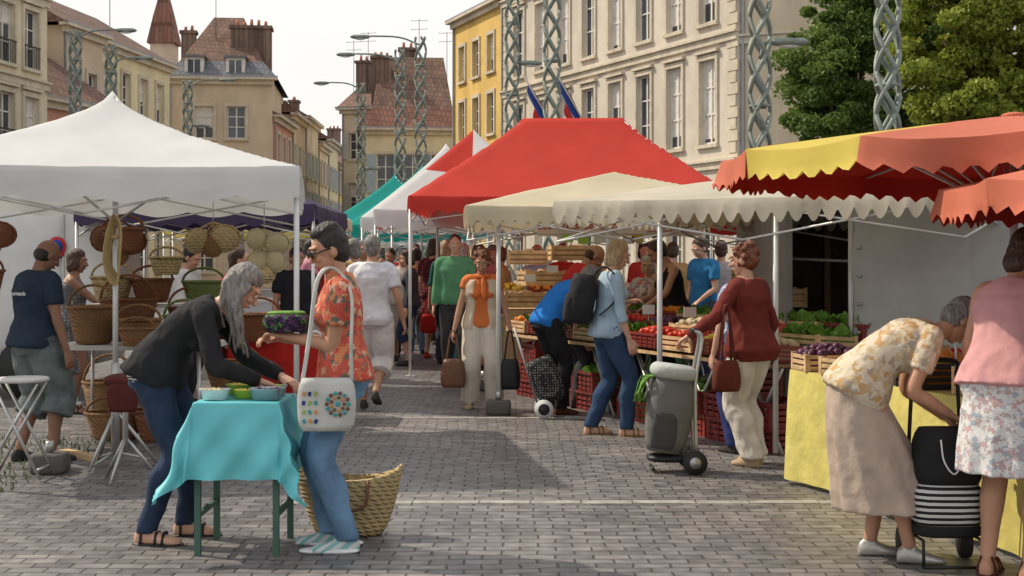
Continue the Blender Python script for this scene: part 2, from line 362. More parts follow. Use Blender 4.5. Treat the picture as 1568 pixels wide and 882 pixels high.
mx=N.new('ShaderNodeMix'); mx.data_type='RGBA'; L.new(rp.outputs[0],mx.inputs[0]); L.new(sky.outputs[0],mx.inputs[6])
sep=N.new('ShaderNodeSeparateXYZ'); L.new(tc.outputs['Generated'],sep.inputs[0]); r2=N.new('ShaderNodeValToRGB'); L.new(sep.outputs[2],r2.inputs[0])
r2.color_ramp.elements[0].position=.1; r2.color_ramp.elements[0].color=(.97,.95,.91,1); r2.color_ramp.elements[1].position=.7; r2.color_ramp.elements[1].color=(.84,.87,.91,1)
ml=N.new('ShaderNodeVectorMath'); ml.operation='SCALE'; ml.inputs[3].default_value=8.8; L.new(r2.outputs[0],ml.inputs[0]); L.new(ml.outputs[0],mx.inputs[7])
L.new(mx.outputs[2],bg.inputs[0]); bg.inputs[1].default_value=.122
sl=bpy.data.lights.new('sun','SUN'); sl.energy=4.3; sl.angle=rad(.8); sl.color=(1,.89,.72); so=bpy.data.objects.new('sun',sl); sc.collection.objects.link(so)
sd=V((math.sin(rad(AZ))*math.cos(rad(EL)),math.cos(rad(AZ))*math.cos(rad(EL)),math.sin(rad(EL)))); so.rotation_euler=sd.to_track_quat('Z','Y').to_euler()
sc.view_settings.view_transform='Standard'; sc.view_settings.look='None'; sc.view_settings.exposure=0
# ---------------------------------------------------------------- ground
def ground_mat():
    m=bpy.data.materials.new('paving_setts'); m.use_nodes=True; nt=m.node_tree; N=nt.nodes; L=nt.links; b=N['Principled BSDF']
    tc=N.new('ShaderNodeTexCoord'); n0=N.new('ShaderNodeTexNoise'); n0.inputs['Scale'].default_value=1.6; n0.inputs['Detail'].default_value=5; L.new(tc.outputs['Object'],n0.inputs['Vector'])
    mxv=N.new('ShaderNodeVectorMath'); mxv.operation='MULTIPLY_ADD'; mxv.inputs[1].default_value=(.10,.12,0); L.new(n0.outputs['Color'],mxv.inputs[0]); L.new(tc.outputs['Object'],mxv.inputs[2])
    br=N.new('ShaderNodeTexBrick'); br.inputs['Scale'].default_value=1; br.inputs['Brick Width'].default_value=.18; br.inputs['Row Height'].default_value=.10; br.inputs['Mortar Size'].default_value=.007; br.inputs['Mortar Smooth'].default_value=.6; br.inputs['Bias'].default_value=.0
    br.inputs['Color1'].default_value=(.13,.127,.135,1); br.inputs['Color2'].default_value=(.225,.212,.21,1); br.inputs['Mortar'].default_value=(.06,.054,.05,1); L.new(mxv.outputs[0],br.inputs['Vector'])
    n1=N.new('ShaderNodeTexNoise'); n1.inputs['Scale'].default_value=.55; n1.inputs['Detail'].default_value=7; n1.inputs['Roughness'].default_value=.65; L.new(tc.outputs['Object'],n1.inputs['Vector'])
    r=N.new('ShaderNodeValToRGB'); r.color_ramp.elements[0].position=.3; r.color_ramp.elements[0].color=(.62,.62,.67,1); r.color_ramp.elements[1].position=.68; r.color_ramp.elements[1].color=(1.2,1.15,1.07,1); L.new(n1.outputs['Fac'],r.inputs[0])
    n3=N.new('ShaderNodeTexNoise'); n3.inputs['Scale'].default_value=9; n3.inputs['Detail'].default_value=6; L.new(tc.outputs['Object'],n3.inputs['Vector'])
    r3=N.new('ShaderNodeValToRGB'); r3.color_ramp.elements[0].position=.3; r3.color_ramp.elements[0].color=(.6,.6,.6,1); r3.color_ramp.elements[1].position=.7; r3.color_ramp.elements[1].color=(1.25,1.25,1.25,1); L.new(n3.outputs['Fac'],r3.inputs[0])
    def mul(a,c):
        x=N.new('ShaderNodeMix'); x.data_type='RGBA'; x.blend_type='MULTIPLY'; x.inputs[0].default_value=1; L.new(a,x.inputs[6]); L.new(c,x.inputs[7]); return x.outputs[2]
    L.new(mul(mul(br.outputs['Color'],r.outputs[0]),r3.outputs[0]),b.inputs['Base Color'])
    rr=N.new('ShaderNodeMapRange'); rr.inputs[3].default_value=.32; rr.inputs[4].default_value=.62; L.new(n1.outputs['Fac'],rr.inputs[0]); L.new(rr.outputs[0],b.inputs['Roughness'])
    mm=N.new('ShaderNodeMath'); mm.operation='MULTIPLY_ADD'; mm.inputs[1].default_value=-1.0; L.new(br.outputs['Fac'],mm.inputs[0]); m2=N.new('ShaderNodeMath'); m2.operation='MULTIPLY'; m2.inputs[1].default_value=.8; L.new(n3.outputs['Fac'],m2.inputs[0]); L.new(m2.outputs[0],mm.inputs[2])
    bp=N.new('ShaderNodeBump'); bp.inputs['Strength'].default_value=.8; bp.inputs['Distance'].default_value=.012; L.new(mm.outputs[0],bp.inputs['Height']); L.new(bp.outputs[0],b.inputs['Normal'])
    return m
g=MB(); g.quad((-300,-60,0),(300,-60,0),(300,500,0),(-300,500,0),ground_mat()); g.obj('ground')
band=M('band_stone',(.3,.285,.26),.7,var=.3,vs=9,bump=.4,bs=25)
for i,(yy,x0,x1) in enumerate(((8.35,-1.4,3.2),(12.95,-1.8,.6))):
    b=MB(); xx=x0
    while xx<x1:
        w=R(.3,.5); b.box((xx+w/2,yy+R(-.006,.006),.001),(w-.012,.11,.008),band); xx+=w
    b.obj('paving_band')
grass=M('weeds',(.09,.12,.03),.9,var=.5)
w=MB()
for i in range(900):
    a=V((R(-5.5,-3.2),R(8.7,11.5),0)); h=R(.02,.06); dx=R(-.03,.03); w.add([a,a+V((.012,0,0)),a+V((dx,R(-.02,.02),h))],[(0,1,2)],grass)
w.obj('weeds')
paper=MB()
for i in range(60):
    a=V((R(-2,2.0),R(6.5,16),.004)); t=R(0,6); d=R(.006,.016); paper.add([a+V((math.cos(t+k*1.6)*d,math.sin(t+k*1.6)*d*R(.5,1),.003*(k%2))) for k in range(4)],[(0,1,2,3)],band if i%2 else grass)
paper.obj('ground_litter')
# ---------------------------------------------------------------- buildings
glass=M('window_glass',(.06,.07,.085),.12,var=.5,vs=.6,spec=.6); frame=M('window_frame',(.66,.63,.58),.6); stone=M('stone_trim',(.62,.54,.42),.85,var=.12,bump=.3,bs=6,dirt=.25)
tile=M('roof_tile_brown',(.2,.115,.085),.85,kind='tile',var=.35,vs=2,dirt=.3); tiler=M('roof_tile_red',(.25,.12,.085),.85,kind='tile',var=.3,vs=2,dirt=.3); slate=M('slate',(.16,.165,.18),.6,kind='tile',var=.25,vs=2)
brickm=M('chimney_brick',(.22,.15,.115),.9,kind='tile',var=.3,dirt=.35); brickr=M('chimney_brick_red',(.2,.1,.07),.9,kind='tile',var=.3,dirt=.35); pot=M('chimney_pot',(.4,.17,.1),.8); gutter=M('zinc',(.3,.31,.32),.5,.4)
def building(name,p0,p1,depth,z1,cols,rows,ww,wall,roof=None,rm=None,trim=stone,shut=None,side=None,margin=1.2,cornice=.35,bandz=(),chim=(),quoin=False,dorm=0,bars=True,balc=None,ped=False,cm=None):
    b=MB(); p0=V((*p0,0)); p1=V((*p1,0)); d=(p1-p0); Lw=d.length; d.normalize(); n=V((d.y,-d.x,0)); cm=cm or brickm
    def fac(o,dv,nv,Lw,cols,ww,rows,full=True):
        if cols==0:
            b.quad(o,o+dv*Lw,o+dv*Lw+V((0,0,z1)),o+V((0,0,z1)),wall); return
        sp=(Lw-2*margin)/cols; xs=[0]
        cx=[margin+sp*(i+.5) for i in range(cols)]
        for c in cx: xs+= [c-ww/2,c+ww/2]
        xs.append(Lw); zs=[0]
        for a,c in rows: zs+= [a,c]
        zs.append(z1); P=lambda x,z,k=0: o+dv*x+V((0,0,z))+nv*k
        rz=math.atan2(dv.y,dv.x)
        for i in range(len(xs)-1):
            for j in range(len(zs)-1):
                x0,x1_,a,c=xs[i],xs[i+1],zs[j],zs[j+1]
                if i%2==1 and j%2==1:
                    r=-.22
                    b.quad(P(x0,a,r),P(x1_,a,r),P(x1_,c,r),P(x0,c,r),glass)
                    b.quad(P(x0,a),P(x0,a,r),P(x0,c,r),P(x0,c),wall); b.quad(P(x1_,a,r),P(x1_,a),P(x1_,c),P(x1_,c,r),wall)
                    b.quad(P(x0,c,r),P(x1_,c,r),P(x1_,c),P(x0,c),wall); b.quad(P(x0,a),P(x1_,a),P(x1_,a,r),P(x0,a,r),wall)
                    cxm=(x0+x1_)/2; hh=c-a; q=r+.035
                    for xx,w_ in((x0+.04,.08),(x1_-.04,.08),(cxm,.09)): b.box(P(xx,(a+c)/2,q),(w_,.05,hh-.004),frame,rz)
                    for k in((0.02,.36,.68,.985) if bars else (.02,.985)): b.box(P(cxm,a+hh*k,q+.004),(x1_-x0-.02,.045,.06),frame,rz)
                    if random.random()<.45:
                        hh2=hh*R(.3,.95); b.box(P(cxm,c-hh2/2,r+.008),((x1_-x0)*.92,.012,hh2),frame,rz)
                    b.box(P(cxm,a-.08,.05),(x1_-x0+.4,.18,.14),trim,rz)
                    if ped: b.box(P(cxm,c+.32,.07),(x1_-x0+.5,.22,.12),trim,rz)
                    b.box(P(cxm,c+.1,.03),(x1_-x0+.34,.1,.2),trim,rz)
                    for sx in(-1,1): b.box(P(cxm+sx*((x1_-x0)/2+.085),(a+c)/2,.03),(.16,.09,hh-.01),trim,rz)
                    if shut:
                        for sx in(-1,1): b.box(P(cxm+sx*((x1_-x0)/2+ww*.28+.02),(a+c)/2,.075),(ww*.5,.05,hh),shut,rz)
                    if balc:
                        for k in range(9): b.box(P(x0+(x1_-x0)*k/8,a+.45,.1),(.02,.02,.9),balc,rz)
                        b.box(P(cxm,a+.9,.1),(x1_-x0+.1,.05,.05),balc,rz)
                else: b.quad(P(x0,a),P(x1_,a),P(x1_,c),P(x0,c),wall)
        for z in bandz: b.box(P(Lw/2,z,.04),(Lw+.1,.16,.28),trim,rz); b.box(P(Lw/2,z+.19,.09),(Lw+.2,.26,.09),trim,rz)
        if quoin:
            z=.3;k=0
            while z<z1-.6: 
                for xx in(.3,Lw-.3): b.box(P(xx,z+.22,.025),(.75 if k%2 else .5,.07,.42),trim,rz)
                z+=.46;k+=1
        if cornice:
            b.box(P(Lw/2,z1-.2,.1),(Lw+.3,.22,.3),trim,rz); b.box(P(Lw/2,z1+.02,.2),(Lw+.7,.5,.15),trim,rz); b.box(P(Lw/2,z1+.13,.38),(Lw+.8,.14,.1),gutter,rz)
            b.box(P(.1,z1/2,.08),(.1,.1,z1-.6),gutter,rz)
    fac(p0,d,n,Lw,cols,ww,rows)
    q1=p1-n*depth; q0=p0-n*depth
    fac(p1,-n,d,depth,side[0] if side else 0,ww,rows); fac(q0,n,-d,depth,side[1] if side else 0,ww,rows)
    b.quad(q1,q0,q0+V((0,0,z1)),q1+V((0,0,z1)),wall)
    roof=roof or [(0,0,z1+.08),(0,depth/2,z1+3)]
    prev=None
    for k,(iw,idp,z) in enumerate(roof):
        e=.35 if k==0 else 0
        rg=[p0+d*(iw-e)+n*(e-idp),p1-d*(iw-e)+n*(e-idp),q1-d*(iw-e)-n*(e-idp),q0+d*(iw-e)-n*(e-idp)]
        rg=[p+V((0,0,z)) for p in rg]
        if prev:
            m_=rm[k-1] if isinstance(rm,(list,tuple)) else rm
            for j in range(4): b.quad(prev[j],prev[(j+1)%4],rg[(j+1)%4],rg[j],m_)
        prev=rg
    b.quad(*prev,rm[-1] if isinstance(rm,(list,tuple)) else rm)
    rz=math.atan2(d.y,d.x)
    for(a,c,w_,dp,za,zb) in chim:
        c0=p0+d*a-n*c; b.box(c0+V((0,0,(za+zb)/2)),(w_,dp,zb-za),cm,rz); b.box(c0+V((0,0,zb+.1)),(w_+.2,dp+.2,.2),cm,rz)
        k=max(2,int(w_/.45))
        for i in range(k):
            cc=c0+d*((i+.5)/k-.5)*w_*.9+V((0,0,zb+.2)); b.tube([cc,cc+V((0,0,R(.25,.5)))],[.12,.09],pot,8)
    for i in range(dorm):
        c0=p0+d*(Lw*(i+.5)/dorm*.8+.3)+n*(-.5)+V((0,0,z1+.75)); b.box(c0,(1.15,1.1,1.15),frame,rz); b.box(c0+n*.56,(.75,.04,.85),glass,rz); b.box(c0+V((0,0,.64)),(1.4,1.4,.14),slate,rz); b.box(c0+n*.59,(.06,.03,.85),frame,rz)
    return b.obj(name)
def wallm(n,c,dirt=.2): return M(n,c,.9,var=.08,vs=1.2,bump=.15,bs=12,dirt=dirt)
w_cream=wallm('render_cream',(.7,.61,.44)); w_yellow=wallm('render_yellow',(.7,.47,.14)); w_white=wallm('limestone_white',(.62,.55,.46)); w_beige=wallm('render_beige',(.62,.5,.37)); w_paley=wallm('render_pale_yellow',(.75,.66,.43)); w_pink=wallm('render_salmon',(.6,.31,.22)); w_tan=wallm('stone_tan',(.6,.5,.36)); w_plain=wallm('render_warm_white',(.66,.6,.5))
sh_g=M('shutter_grey',(.42,.41,.38),.7); sh_r=M('shutter_pink',(.48,.38,.32),.7); sh_b=M('shutter_blue',(.34,.42,.46),.7); iron=M('iron',(.03,.03,.03),.5)
building('limestone_building',(-.5,73),(8.8,53.5),12,19.5,8,[(1,4),(6.3,9.7),(11.2,14.6),(16,18.4)],1.15,w_white,[(0,0,19.6),(0,6,23)],slate,shut=None,margin=.8,bandz=(5.4,10.4,15.2),quoin=True,ped=True,side=(0,0),chim=((5,6,2,1,21,24),))
building('beige_townhouse',(8.95,53.6),(16,50.6),12,17.5,3,[(1,4),(12.9,15.5)],1.2,w_tan,[(0,0,17.6),(0,6,21)],tile,bandz=(5.2,10.2),margin=1.5)
building('yellow_townhouse',(-3.4,80.5),(-.6,73.4),12,15.6,3,[(1,3.6),(5,7.3),(8.6,10.8),(12,14)],1.0,w_yellow,[(0,0,15.7),(1,5,18.5)],tile,margin=.3,bandz=(4.3,),shut=None)
building('ornate_cream_building',(-21.5,48),(-19.8,58.4),12,17.5,5,[(1,4),(6.0,8.4),(9.6,12.0),(13.2,15.5)],1.15,w_cream,[(0,0,17.6),(0,6,21)],slate,shut=None,margin=.4,bandz=(5.1,8.95,12.5),ped=True,balc=iron,cornice=.3)
building('salmon_house',(-20.4,59),(-18.6,65),8,8.6,3,[(1,3.2),(5.2,7.4)],.95,w_pink,[(0,0,8.7),(.5,4,11.6)],tile,margin=.4,bandz=(4.2,),chim=((.6,3,1.1,1,8,12.4),),cm=brickr)
building('grey_gable_house',(-21.6,66),(-20.9,70),8,13.0,2,[(1,3.2),(5.2,7.4),(9,11)],.95,w_beige,[(0,0,13.1),(.5,4,15.4)],tile,margin=.4,chim=((-.1,2.5,.8,1.6,11,15.3),),cm=brickr)
building('pale_yellow_house',(-21.5,70.5),(-20.1,80.5),9,13,4,[(1,3.4),(5.5,7.9),(9.6,11.8)],1.0,w_paley,[(0,0,13.1),(0,4.5,16)],tile,margin=.4,bandz=(8.7,))
building('mansard_house',(-21.3,85),(-15.0,85.6),10,13,2,[(1,3.4),(5.9,8.2),(9.3,11.3)],1.15,w_beige,[(0,0,13.1),(.6,.7,14.2),(2.2,5,17.7)],[slate,tile],margin=1.2,dorm=2,chim=((4.85,2.6,2.5,1.2,13,16.5),(.7,4,.9,.7,14,16.4)),side=(0,0),trim=stone)
x0=-15.0
ys=[(86.5,94,w_pink,tile,10.8,sh_r),(94.4,101,w_beige,tile,11.8,sh_g),(101.4,109,w_plain,tile,12.3,sh_b),(109.4,116,w_cream,slate,11.0,sh_g),(116.4,124,w_paley,tile,12,sh_b),(124.5,134,w_yellow,tile,10.5,sh_r)]
for i,(a,c,wm,rm_,z,s_) in enumerate(ys):
    building('street_townhouse',(x0-.16*i,a),(x0-.16*i-.1,c),9,z,3,[(1,3.2),(4.8,6.9),(8,9.8)],.95,wm,[(0,0,z+.1),(0,4.5,z+3.0)],rm_,margin=.3,shut=s_,chim=((R(1,6),3.5,1.1,.8,z+1.5,z+3.7),))
building('tiled_corner_house',(-10.4,95),(-3.4,95.6),11,10.8,3,[(1,3.4),(6.4,9.1)],1.25,w_paley,[(0,0,10.9),(.7,.9,12.4),(1.2,5,16.6)],[tiler,tile],margin=.7,bandz=(5,),dorm=0,shut=sh_b,chim=((1.3,3.5,1.4,1,13,16.2),(3.2,6,1.2,1,15,17.2)))
building('cream_side_house',(-12.9,104),(-9.2,103),10,13.2,2,[(1,3.4),(5.4,7.6),(9.4,11.4)],1.0,w_cream,[(0,0,13.3),(.3,5,16.3)],tile,margin=.3,shut=sh_g,chim=((.8,2.5,1.0,.8,14,17.0),(2.6,5,1.1,.8,15,17.2)))
building('distant_terrace',(-26,150),(10,150),10,11.5,14,[(1,3.2),(4.8,6.9),(8,10)],1.0,w_cream,[(0,0,11.6),(0,5,15)],tile,chim=((6,4,1.4,1,13,16.5),(11.5,4,1.4,1,13,17.0),(13.5,4,1.8,1,13,16.6)))
b=MB(); c0=V((-24.6,97,0)); 
b.box(c0+V((0,0,8.5)),(1.6,1.6,17),w_beige); b.loft([[c0+V((sx*1.0*k,sy*1.0*k,z)) for sx,sy in((-1,-1),(1,-1),(1,1),(-1,1))] for k,z in((1,17),(.62,19),(.05,21.6))],tiler,smooth=False); b.obj('turret')
fb=M('flag_blue',(.02,.06,.3),.8); fr=M('flag_red',(.5,.03,.04),.8); fw=M('flag_white',(.7,.7,.7),.8)
for k,(bx,by) in enumerate(((1.2,63.5),(2.55,61.5))):
    b=MB(); base=V((bx+.9,by+.4,7.5)); tip=V((bx-.7,by-.4,10.2)); b.tube([base,tip],.04,stone,6)
    n_=14; G=[]
    for i in range(n_+1):
        t=i/n_; row=[]
        for j in range(10):
            s_=j/9; p=tip.lerp(base,.04+.72*s_); row.append(p+V((.5*t*(1-s_*.4)+.09*math.sin(t*11+s_*3),.12*math.sin(t*13),-1.9*t-.25*t*s_)))
        G.append(row)
    b.grid(G,fb,lambda i,j:(fb if i<5 else(fw if i<9 else fr))); b.obj('flag')
for (x,y,z) in ((-19,88,17),(-12,104,16),(-10.8,103,16.5),(-6.5,96,16.2),(-4.6,97,15.5),(-22,75,16)):
    b=MB(); b.tube([(x,y,z-1.5),(x,y,z+2.4)],.022,iron,5)
    for k in range(2):
        zz=z+2.3-k*.6; b.tube([(x-.6,y,zz),(x+.6,y,zz+.05)],.014,iron,4)
        for j in range(5): b.tube([(x-.5+j*.25,y-.3,zz),(x-.5+j*.25,y+.3,zz+.02)],.008,iron,4)
    b.obj('tv_antenna')
lat=M('galvanised_green',(.22,.25,.22),.6,.2,var=.25,vs=5)
def lattice(x,y,h=10,arms=(),w=.2):
    b=MB(); n=int(h/.1)
    for k in range(3):
        for hand in(-1,1):
            pts=[]
            for i in range(n+1):
                z=h*i/n; a=hand*z*2.9+k*math.pi*2/3; pts.append(V((x+w*math.cos(a),y+w*math.sin(a),z)))
            b.tube(pts,.043,lat,6)
    for k in range(int(h/2.2)+1):
        z=k*2.2+.05; b.tube([(x+w*1.02*math.cos(t*.5236),y+w*1.02*math.sin(t*.5236),z) for t in range(13)],.03,lat,5)
    b.tube([(x,y,0),(x,y,.25)],[.42,.36],lat,14)
    for(dx,z,l) in arms:
        b.tube(cr([(x,y,z-.3),(x+dx*l*.4,y,z),(x+dx*l,y,z+.05)],4),.035,lat,6); b.rbox((x+dx*(l+.25),y,z+.02),(.62,.22,.13),lat,bulge=.2); b.ell((x+dx*(l+.25),y,z-.05),(.2,.09,.05),frame)
    b.obj('lattice_lamp_column')
for a in((6.3,23,10.5,(),.19),(4.7,26,10.5,((1,5.65,.3),),.19),(1.02,35,10.5,()),(0,42,10.5,((1,7.6,.3),)),(-3.4,51,9.9,((-1,9.9,2.0),)),(-4.4,54,9.9,((-1,9.7,1.9),)),(-7.05,64,9.9,((-1,9.9,1.6),(1,5.9,.3))),(-14.9,63,9.9,((1,7.8,.4),(1,9.9,1.6))),(-15.5,53,9.9,((1,9.4,1.0),)),(-15.8,49.6,9.9,((1,9.9,1.6),))): lattice(*a)
# ---------------------------------------------------------------- trees
def leafmat(n,c,c2):
    m=M(n,c,.55,var=.0,trans=.4,spec=.3); nt=m.node_tree
    for nd in nt.nodes:
        if nd.type=='VALTORGB': nd.color_ramp.elements[0].color=(*c,1); nd.color_ramp.elements[1].color=(*c2,1)
        if nd.type=='TEX_NOISE': nd.inputs['Scale'].default_value=1.6
    return m
bark=M('bark',(.1,.075,.055),.9,bump=.8,bs=12,var=.3)
def tree(name,x,y,base,crown,nleaf,lm,seed,ls=.07):
    rng=np.random.default_rng(seed); b=MB(); top=V((x,y,base+1.0)); b.tube(cr([(x,y,0),(x+.05,y,base*.5),top],5),[.24,.22,.21,.2,.19,.18,.17,.16,.15,.14,.13],bark,10)
    cl=[]
    for (cx,cy,cz,rx,ry,rz,k) in crown:
        b.tube(cr([top-V((0,0,.6)),top.lerp(V((cx,cy,cz)),.5)+V((0,0,.25)),(cx,cy,cz)],4),[.1-.008*i for i in range(9)],bark,6)
        for i in range(k):
            d=rng.normal(size=3); d/=np.linalg.norm(d); rr=rng.uniform(.45,1.05); cl.append((cx+d[0]*rx*rr,cy+d[1]*ry*rr,cz+d[2]*rz*rr,rng.uniform(.2,.5)))
    cl=np.array(cl); per=nleaf//len(cl); cen=np.repeat(cl,per,axis=0); n=len(cen)
    d=rng.normal(size=(n,3)); d/=np.linalg.norm(d,axis=1)[:,None]; p=cen[:,:3]+d*cen[:,3:4]*(rng.uniform(0,1,(n,1))**.5)*np.array([1.2,1.2,.75])
    a=rng.normal(size=(n,3)); a/=np.linalg.norm(a,axis=1)[:,None]; c=np.cross(a,rng.normal(size=(n,3))); c/=np.linalg.norm(c,axis=1)[:,None]
    s_=rng.uniform(.6,1.3,(n,1))*ls; vs=np.stack([p-a*s_,p+c*s_*.6,p+a*s_,p-c*s_*.6],1).reshape(-1,3)
    o=len(b.v); b.v.extend([tuple(q) for q in vs.tolist()]); i=b.mi(lm)
    b.f.extend([(o+4*k,o+4*k+1,o+4*k+2,o+4*k+3) for k in range(n)]); b.m.extend([i]*n); b.sm.extend([False]*n)
    b.obj(name)
lm1=leafmat('leaves_dark',(.08,.14,.03),(.17,.24,.05)); lm2=leafmat('leaves_light',(.19,.25,.03),(.34,.37,.06))
tree('plane_tree',9.6,38,3.2,[(8.4,38,6.4,1.2,1.4,1.3,30),(9.5,38.5,7.6,1.7,1.6,1.5,44),(11.3,38,6.8,1.6,1.5,1.7,40),(9.1,37.5,5.5,1.5,1.4,.9,28),(9.7,38,8.8,1.4,1.2,.8,22),(11.5,38,8.8,1.3,1.2,.9,20),(10.8,37.6,5.3,1.5,1.3,.8,22)],76000,lm1,1)
tree('plane_tree',12.2,34,3.0,[(10.7,34,7.0,1.3,1.4,1.5,40),(12.4,34,7.6,1.8,1.6,1.7,54),(13.2,34,6.0,1.6,1.5,1.2,40),(11.0,33.6,5.6,1.2,1.3,1.0,32),(10.5,33.8,8.2,1.1,1,.7,20),(12,33.6,8.9,1.5,1.2,.8,26),(11.8,33.6,5.0,1.6,1.2,.7,24)],92000,lm2,2)
tree('plane_tree',15.5,37,3.0,[(15.5,37,6.5,2.2,2.2,2.4,60),(14.2,37,8.5,1.8,1.8,1.5,30)],24000,lm2,3)
# ---------------------------------------------------------------- canopies
def fabric(n,c,t=.3,**k): return M(n,c,.8,var=.05,vs=2,trans=t,bump=.3,bs=4,spec=.2,dirt=k.pop('dirt',.08),**k)
f_white=fabric('canvas_white',(.7,.7,.69)); f_cream=fabric('canvas_cream',(.66,.58,.41),dirt=.2); f_cream2=fabric('canvas_offwhite',(.64,.59,.48),dirt=.25); f_red=fabric('canvas_red',(.56,.05,.035),.3); f_or=fabric('canvas_orange_faded',(.62,.18,.11),.25,dirt=.2); f_yel=fabric('canvas_yellow',(.7,.57,.12),.3); f_teal=fabric('canvas_teal',(.02,.33,.29)); f_pur=fabric('canvas_purple',(.06,.045,.09),.15); f_dred=fabric('canvas_darkred',(.42,.03,.02),.3)
def canopy(name,cx,cy,w,d,ze,zp,yaw,mat,ridge=0,vh=.24,scal=.03,per=.25,poles=True,conc=.85,panel=None,valm=None,sag=.05,pr=.02,extra=()):
    b=MB(); Rm=Matrix.Rotation(rad(yaw),4,'Z'); Rm.translation=V((cx,cy,0)); n=48
    def H(x,y):
        m=max(max(abs(x)-ridge/2,0)/(w/2-ridge/2),abs(y)/(d/2)); z=zp-(zp-ze)*m**conc
        a=min(max(abs(x)-ridge/2,0)/(w/2-ridge/2),abs(y)/(d/2))/max(m,.05) if m>0 else 0
        z-=sag*math.sin(math.pi*min(m,1))*(1-min(a,1)**2)
        z-=.02*(1-min(a,1)**2)*m**4
        z+=.014*noise.noise(V((x*1.7,y*1.7,cx)))*math.sin(math.pi*min(m,1))+.006*noise.noise(V((x*7,y*3,cx)))
        return z
    P=[[Rm@V((-w/2+w*i/n,-d/2+d*j/n,H(-w/2+w*i/n,-d/2+d*j/n))) for j in range(n+1)] for i in range(n+1)]
    b.grid(P,mat,(lambda i,j:panel(-w/2+w*(i+.5)/n,-d/2+d*(j+.5)/n)) if panel else None)
    cs=[V((-w/2,-d/2,0)),V((w/2,-d/2,0)),V((w/2,d/2,0)),V((-w/2,d/2,0))]
    for k in range(4):
        a,c=cs[k],cs[(k+1)%4]; L_=(c-a).length; st=int(L_/.02); nn=(c-a).normalized(); on=V((nn.y,-nn.x,0)); G=[]
        for i in range(st+1):
            t=i/st; p=a+(c-a)*t; s_=t*L_; zt=H(min(max(p.x,-w/2),w/2),min(max(p.y,-d/2),d/2)); rip=.014*math.sin(s_*5+k)+.008*math.sin(s_*13)+.012*noise.noise(V((s_*3,k,cx)))
            bz=zt-vh+scal*(1-abs(math.sin(math.pi*s_/per)))*1.6; q=p+on*(.012+rip*.3); q2=p+on*(.02+rip)
            G.append([Rm@V((p.x,p.y,zt)),Rm@V((q.x,q.y,zt-.03)),Rm@V(((q.x+q2.x)/2,(q.y+q2.y)/2,(zt+bz)/2)),Rm@V((q2.x,q2.y,bz))])
        b.grid(G,valm or mat,(lambda i,j:panel((a+(c-a)*(i/st)).x*.99,(a+(c-a)*(i/st)).y*.99)) if (panel and not valm) else None)
    e=.04
    for k in range(4):
        a,c=cs[k]*(1-e/w),cs[(k+1)%4]*(1-e/w); z=ze-.06
        if poles:
            b.tube([Rm@V((a.x,a.y,.02)),Rm@V((a.x,a.y,z))],pr,alu,8); b.box(Rm@V((a.x,a.y,.01)),(.12,.12,.02),alu)
        b.tube([Rm@V((a.x,a.y,z)),Rm@V((c.x,c.y,z))],.012,alu,6)
        m=(a+c)/2
        for s0,s1 in((a,m),(m,c)):
            b.tube([Rm@V((s0.x,s0.y,z)),Rm@V((s1.x,s1.y,z-.28))],.01,alu,6); b.tube([Rm@V((s0.x,s0.y,z-.28)),Rm@V((s1.x,s1.y,z))],.01,alu,6)
        tx=math.copysign(ridge/2,a.x) if ridge else 0
        rp_=[]
        for q in range(13):
            t=q/12; xx=a.x*.985+(tx-a.x*.985)*t; yy=a.y*.985*(1-t); rp_.append(Rm@V((xx,yy,H(xx,yy)-.035)))
        b.tube(rp_,.01,alu,6)
    for (px,py) in extra:
        p=Rm.inverted()@V((px,py,0)); zt=H(p.x,p.y); b.tube([(px,py,.02),(px,py,zt-.02)],.022,alu,8)
    return b.obj(name)
def parasol(name,cx,cy,r,zr,zp,seg,a0,pal,vh,under):
    b=MB(); n=seg*10; sg=360/seg
    def pt(t,a,off=0):
        loc=((a-a0)%sg)-sg/2; rr=r*t*math.cos(rad(sg/2))/math.cos(rad(loc)); rib=1-(abs(loc)/(sg/2))**2
        z=zp-(zp-zr)*t**1.1-.035*rib*t*math.sin(min(t,1)*2.2)+off+.005*noise.noise(V((a*.11,t*6,cx))); return V((cx+rr*math.cos(rad(a)),cy+rr*math.sin(rad(a)),z))
    A_=[a0+360*j/n for j in range(n+1)]; T_=[.01]+[i/12 for i in range(1,13)]
    mf=lambda i,j:pal[(j//10)%len(pal)]
    b.grid([[pt(t,a) for a in A_] for t in T_],None,mf)
    b.grid([[pt(t,a,-.012) for a in A_] for t in T_],under)  # inner sheet in darker red: shade under the orange canvas put into colour
    nn=n; A2=[a0+360*j/(nn*2) for j in range(nn*2+1)]
    G=[]
    for q in range(5):
        row=[]
        for k,a in enumerate(A2):
            p=pt(1,a); s_=rad(a)*r; o=V((math.cos(rad(a)),math.sin(rad(a)),0)); cut=.055*abs(((s_/.13)%1)*2-1) if q==4 else 0
            row.append(p+o*(.003+q*.005*(1+math.sin(s_*9)+math.sin(s_*4.3)))-V((0,0,q/4*vh-cut)))
        G.append(row)
    b.grid(G,None,lambda i,j:pal[(j//20)%len(pal)])
    Gi=[[p-V((math.cos(rad(a)),math.sin(rad(a)),0))*.006 for p,a in zip(row,A2)] for row in G]; b.grid(Gi,under)
    for k in range(seg):
        a=a0+k*sg; e=pt(.99,a,-.03); b.tube([V((cx,cy,zp-.04)),e],.009,alu,6); b.tube([V((cx,cy,zp-.55)),pt(.5,a,-.03)],.008,alu,6)
    b.tube([(cx,cy,.02),(cx,cy,zp)],.024,alu,10); b.rbox((cx,cy,.06),(.4,.4,.12),M('parasol_base',(.12,.11,.1),.9)); b.ell((cx,cy,zp),(.07,.07,.02),f_or)
    return b.obj(name)
